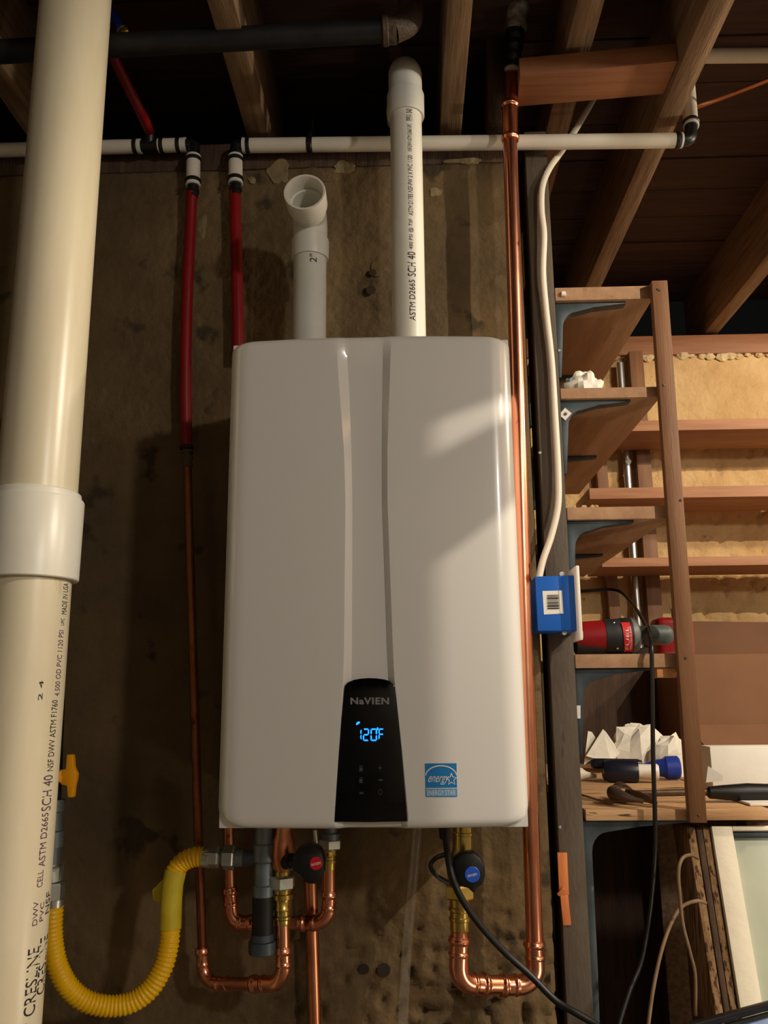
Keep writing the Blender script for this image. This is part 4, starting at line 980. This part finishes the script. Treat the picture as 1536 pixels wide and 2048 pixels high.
prism('front_flap', [(cx0 + .005, CYF - .003, at(1430, 1452, CYF).z), (cx1, CYF - .003, at(1430, 1452, CYF).z), (cx1, CYF - .10, at(1430, 1500, CYF - .10).z), (cx0 + .02, CYF - .10, at(1430, 1500, CYF - .10).z)], (0, .0, .004), 'cardboard', ctn)

# ------------------------------------------------------------------ cords hanging below the shelves
ck = thing('black_cord', 'black cord draped over the drill shelf and hanging to the floor', 'cord', at(1305, 1640, 1.57))
sweep('cord', catmull([at(1090, 1190, 2.06), at(1170, 1182, 2.04), at(1232, 1180, 2.0), at(1262, 1205, 1.90), at(1288, 1245, 1.70), at(1301, 1285, 1.598), at(1304, 1340, 1.585), at(1306, 1500, 1.583), at(1310, 1640, 1.582), at(1309, 1720, 1.585), at(1300, 1820, 1.60), at(1283, 1920, 1.60), at(1258, 1985, 1.58), at(1235, 2060, 1.56), at(1215, 2150, 1.54)], 10), .0040, 'cord_black', ck, seg=12)
for lab, pts in (('tan wire arching up from the stacked boards in the dark', [(1235+60, 2060, 1.55), (1306, 1980, 1.56), (1322, 1905, 1.58), (1340, 1852, 1.60), (1362, 1815, 1.62), (1392, 1802, 1.63), (1412, 1806, 1.64)]),
                 ('tan wire looping in a hook shape beside the stacked boards', [(1396, 1716, 1.64), (1380, 1710, 1.62), (1364, 1718, 1.60), (1357, 1745, 1.59), (1360, 1800, 1.59), (1366, 1850, 1.60), (1380, 1905, 1.61), (1390, 1950, 1.62), (1391, 2030, 1.63)])):
    t_ = thing('loose_wire', lab, 'wire', at(*pts[3])); sweep('wire', catmull([at(q[0], q[1], q[2] - .085) for q in pts], 8), .0030, 'wire_tan', t_, seg=10)

# ------------------------------------------------------------------ old window sash and boards leaning under the shelf
sash = thing('window_sash', 'old white painted window sash with cloudy glass leaning under the shelf', 'window', at(1500, 2040, 1.52))
s0, s1 = at(1423, 1652, 1.612), at(1488, 2060, 1.50)
s2, s3 = at(1459, 1652, 1.612), at(1530, 2060, 1.50)
s0b = s0 + (s0 - s1) * -1.9; 
d_ = (s1 - s0); d_.normalize(); wv = Vector((1, 0.02, 0))
def sq_(u, v): return s0 + wv * u + d_ * v          # u metres right, v metres down along the sash
nrm = Vector((0, 1, 0)) - d_ * d_.y; nrm.normalize()
def sprism(name, u0, u1, v0, v1, m, off=0, th=.035): 
    return prism(name, [sq_(u0, v0) + nrm * off, sq_(u1, v0) + nrm * off, sq_(u1, v1) + nrm * off, sq_(u0, v1) + nrm * off], nrm * th, m, sash, bevel=.001)
sprism('stile', 0, .036, 0, .90, 'sash_paint'); sprism('stile', .52, .56, 0, .90, 'sash_paint')
sprism('top_rail', .0365, .5195, 0, .008, 'sash_paint', .0); sprism('bottom_rail', .0365, .5195, .84, .90, 'sash_paint')
pn = sprism('glass_pane', .0365, .5195, .0085, .8395, 'old_glass', .014, .004)
sprism('glazing_bead', .0368, .519, .0085, .018, 'bracket_grey', .006, .008)
for i, (xa, xb, ya, yb, mm, lab) in enumerate(((1402, 1416, 1655, 2040, 'old_wood', 'weathered board closest to the white sash'), (1389, 1401, 1655, 2040, 'dark_wood', 'dark thin board in the middle of the leaning stack'), (1371, 1387, 1655, 2040, 'old_wood', 'rough brown board, leftmost of the leaning stack'))):
    yA = 1.618; yB = 1.512; sh = 62
    pts = [at(xa + 3, ya, yA), at(xb + 3, ya, yA), at(xb + sh, yb, yB), at(xa + sh, yb, yB)]
    ext = (pts[2] - pts[1]) * .8
    pts[2] = pts[2] + ext; pts[3] = pts[3] + (pts[3] - pts[0]) * .8
    o = prism('leaning_board', pts, (0, .09, -.004), mm, bevel=.0015); finish(o, lab + ' under the shelf', 'board', 'boards leaning under the shelf')

# black edged tray in the lower right corner
tr = thing('storage_tray', 'black rimmed tray with pale blue sheet in the bottom right corner', 'tray', at(1500, 2060, 1.22))
ta, tb2 = at(1385, 2046, 1.26), at(1560, 1998, 1.33)
tu = (tb2 - ta); tf = Vector((.05, -.30, -.10))
ta = ta + Vector((0, 0, -.004))
def rim(name, o, th, wd, hh): return beam(name, ta - tu * .1 + Vector((0, o, th)), ta + tu * 2.2 + Vector((0, o, th)), wd, hh, 'tray_black', tr, ref=(0, 0, 1), bevel=.002)
rim('rim', .0, .0, .010, .010); rim('rim', -.006, -.008, .004, .010)
prism('sheet', [ta + Vector((-.03, -.012, -.011)), ta + tu * 2.2 + Vector((0, -.012, -.011)), ta + tu * 2.2 + tf, ta + Vector((-.03, 0, 0)) + tf], (0, .004, -.010), 'sheet_blue', tr)
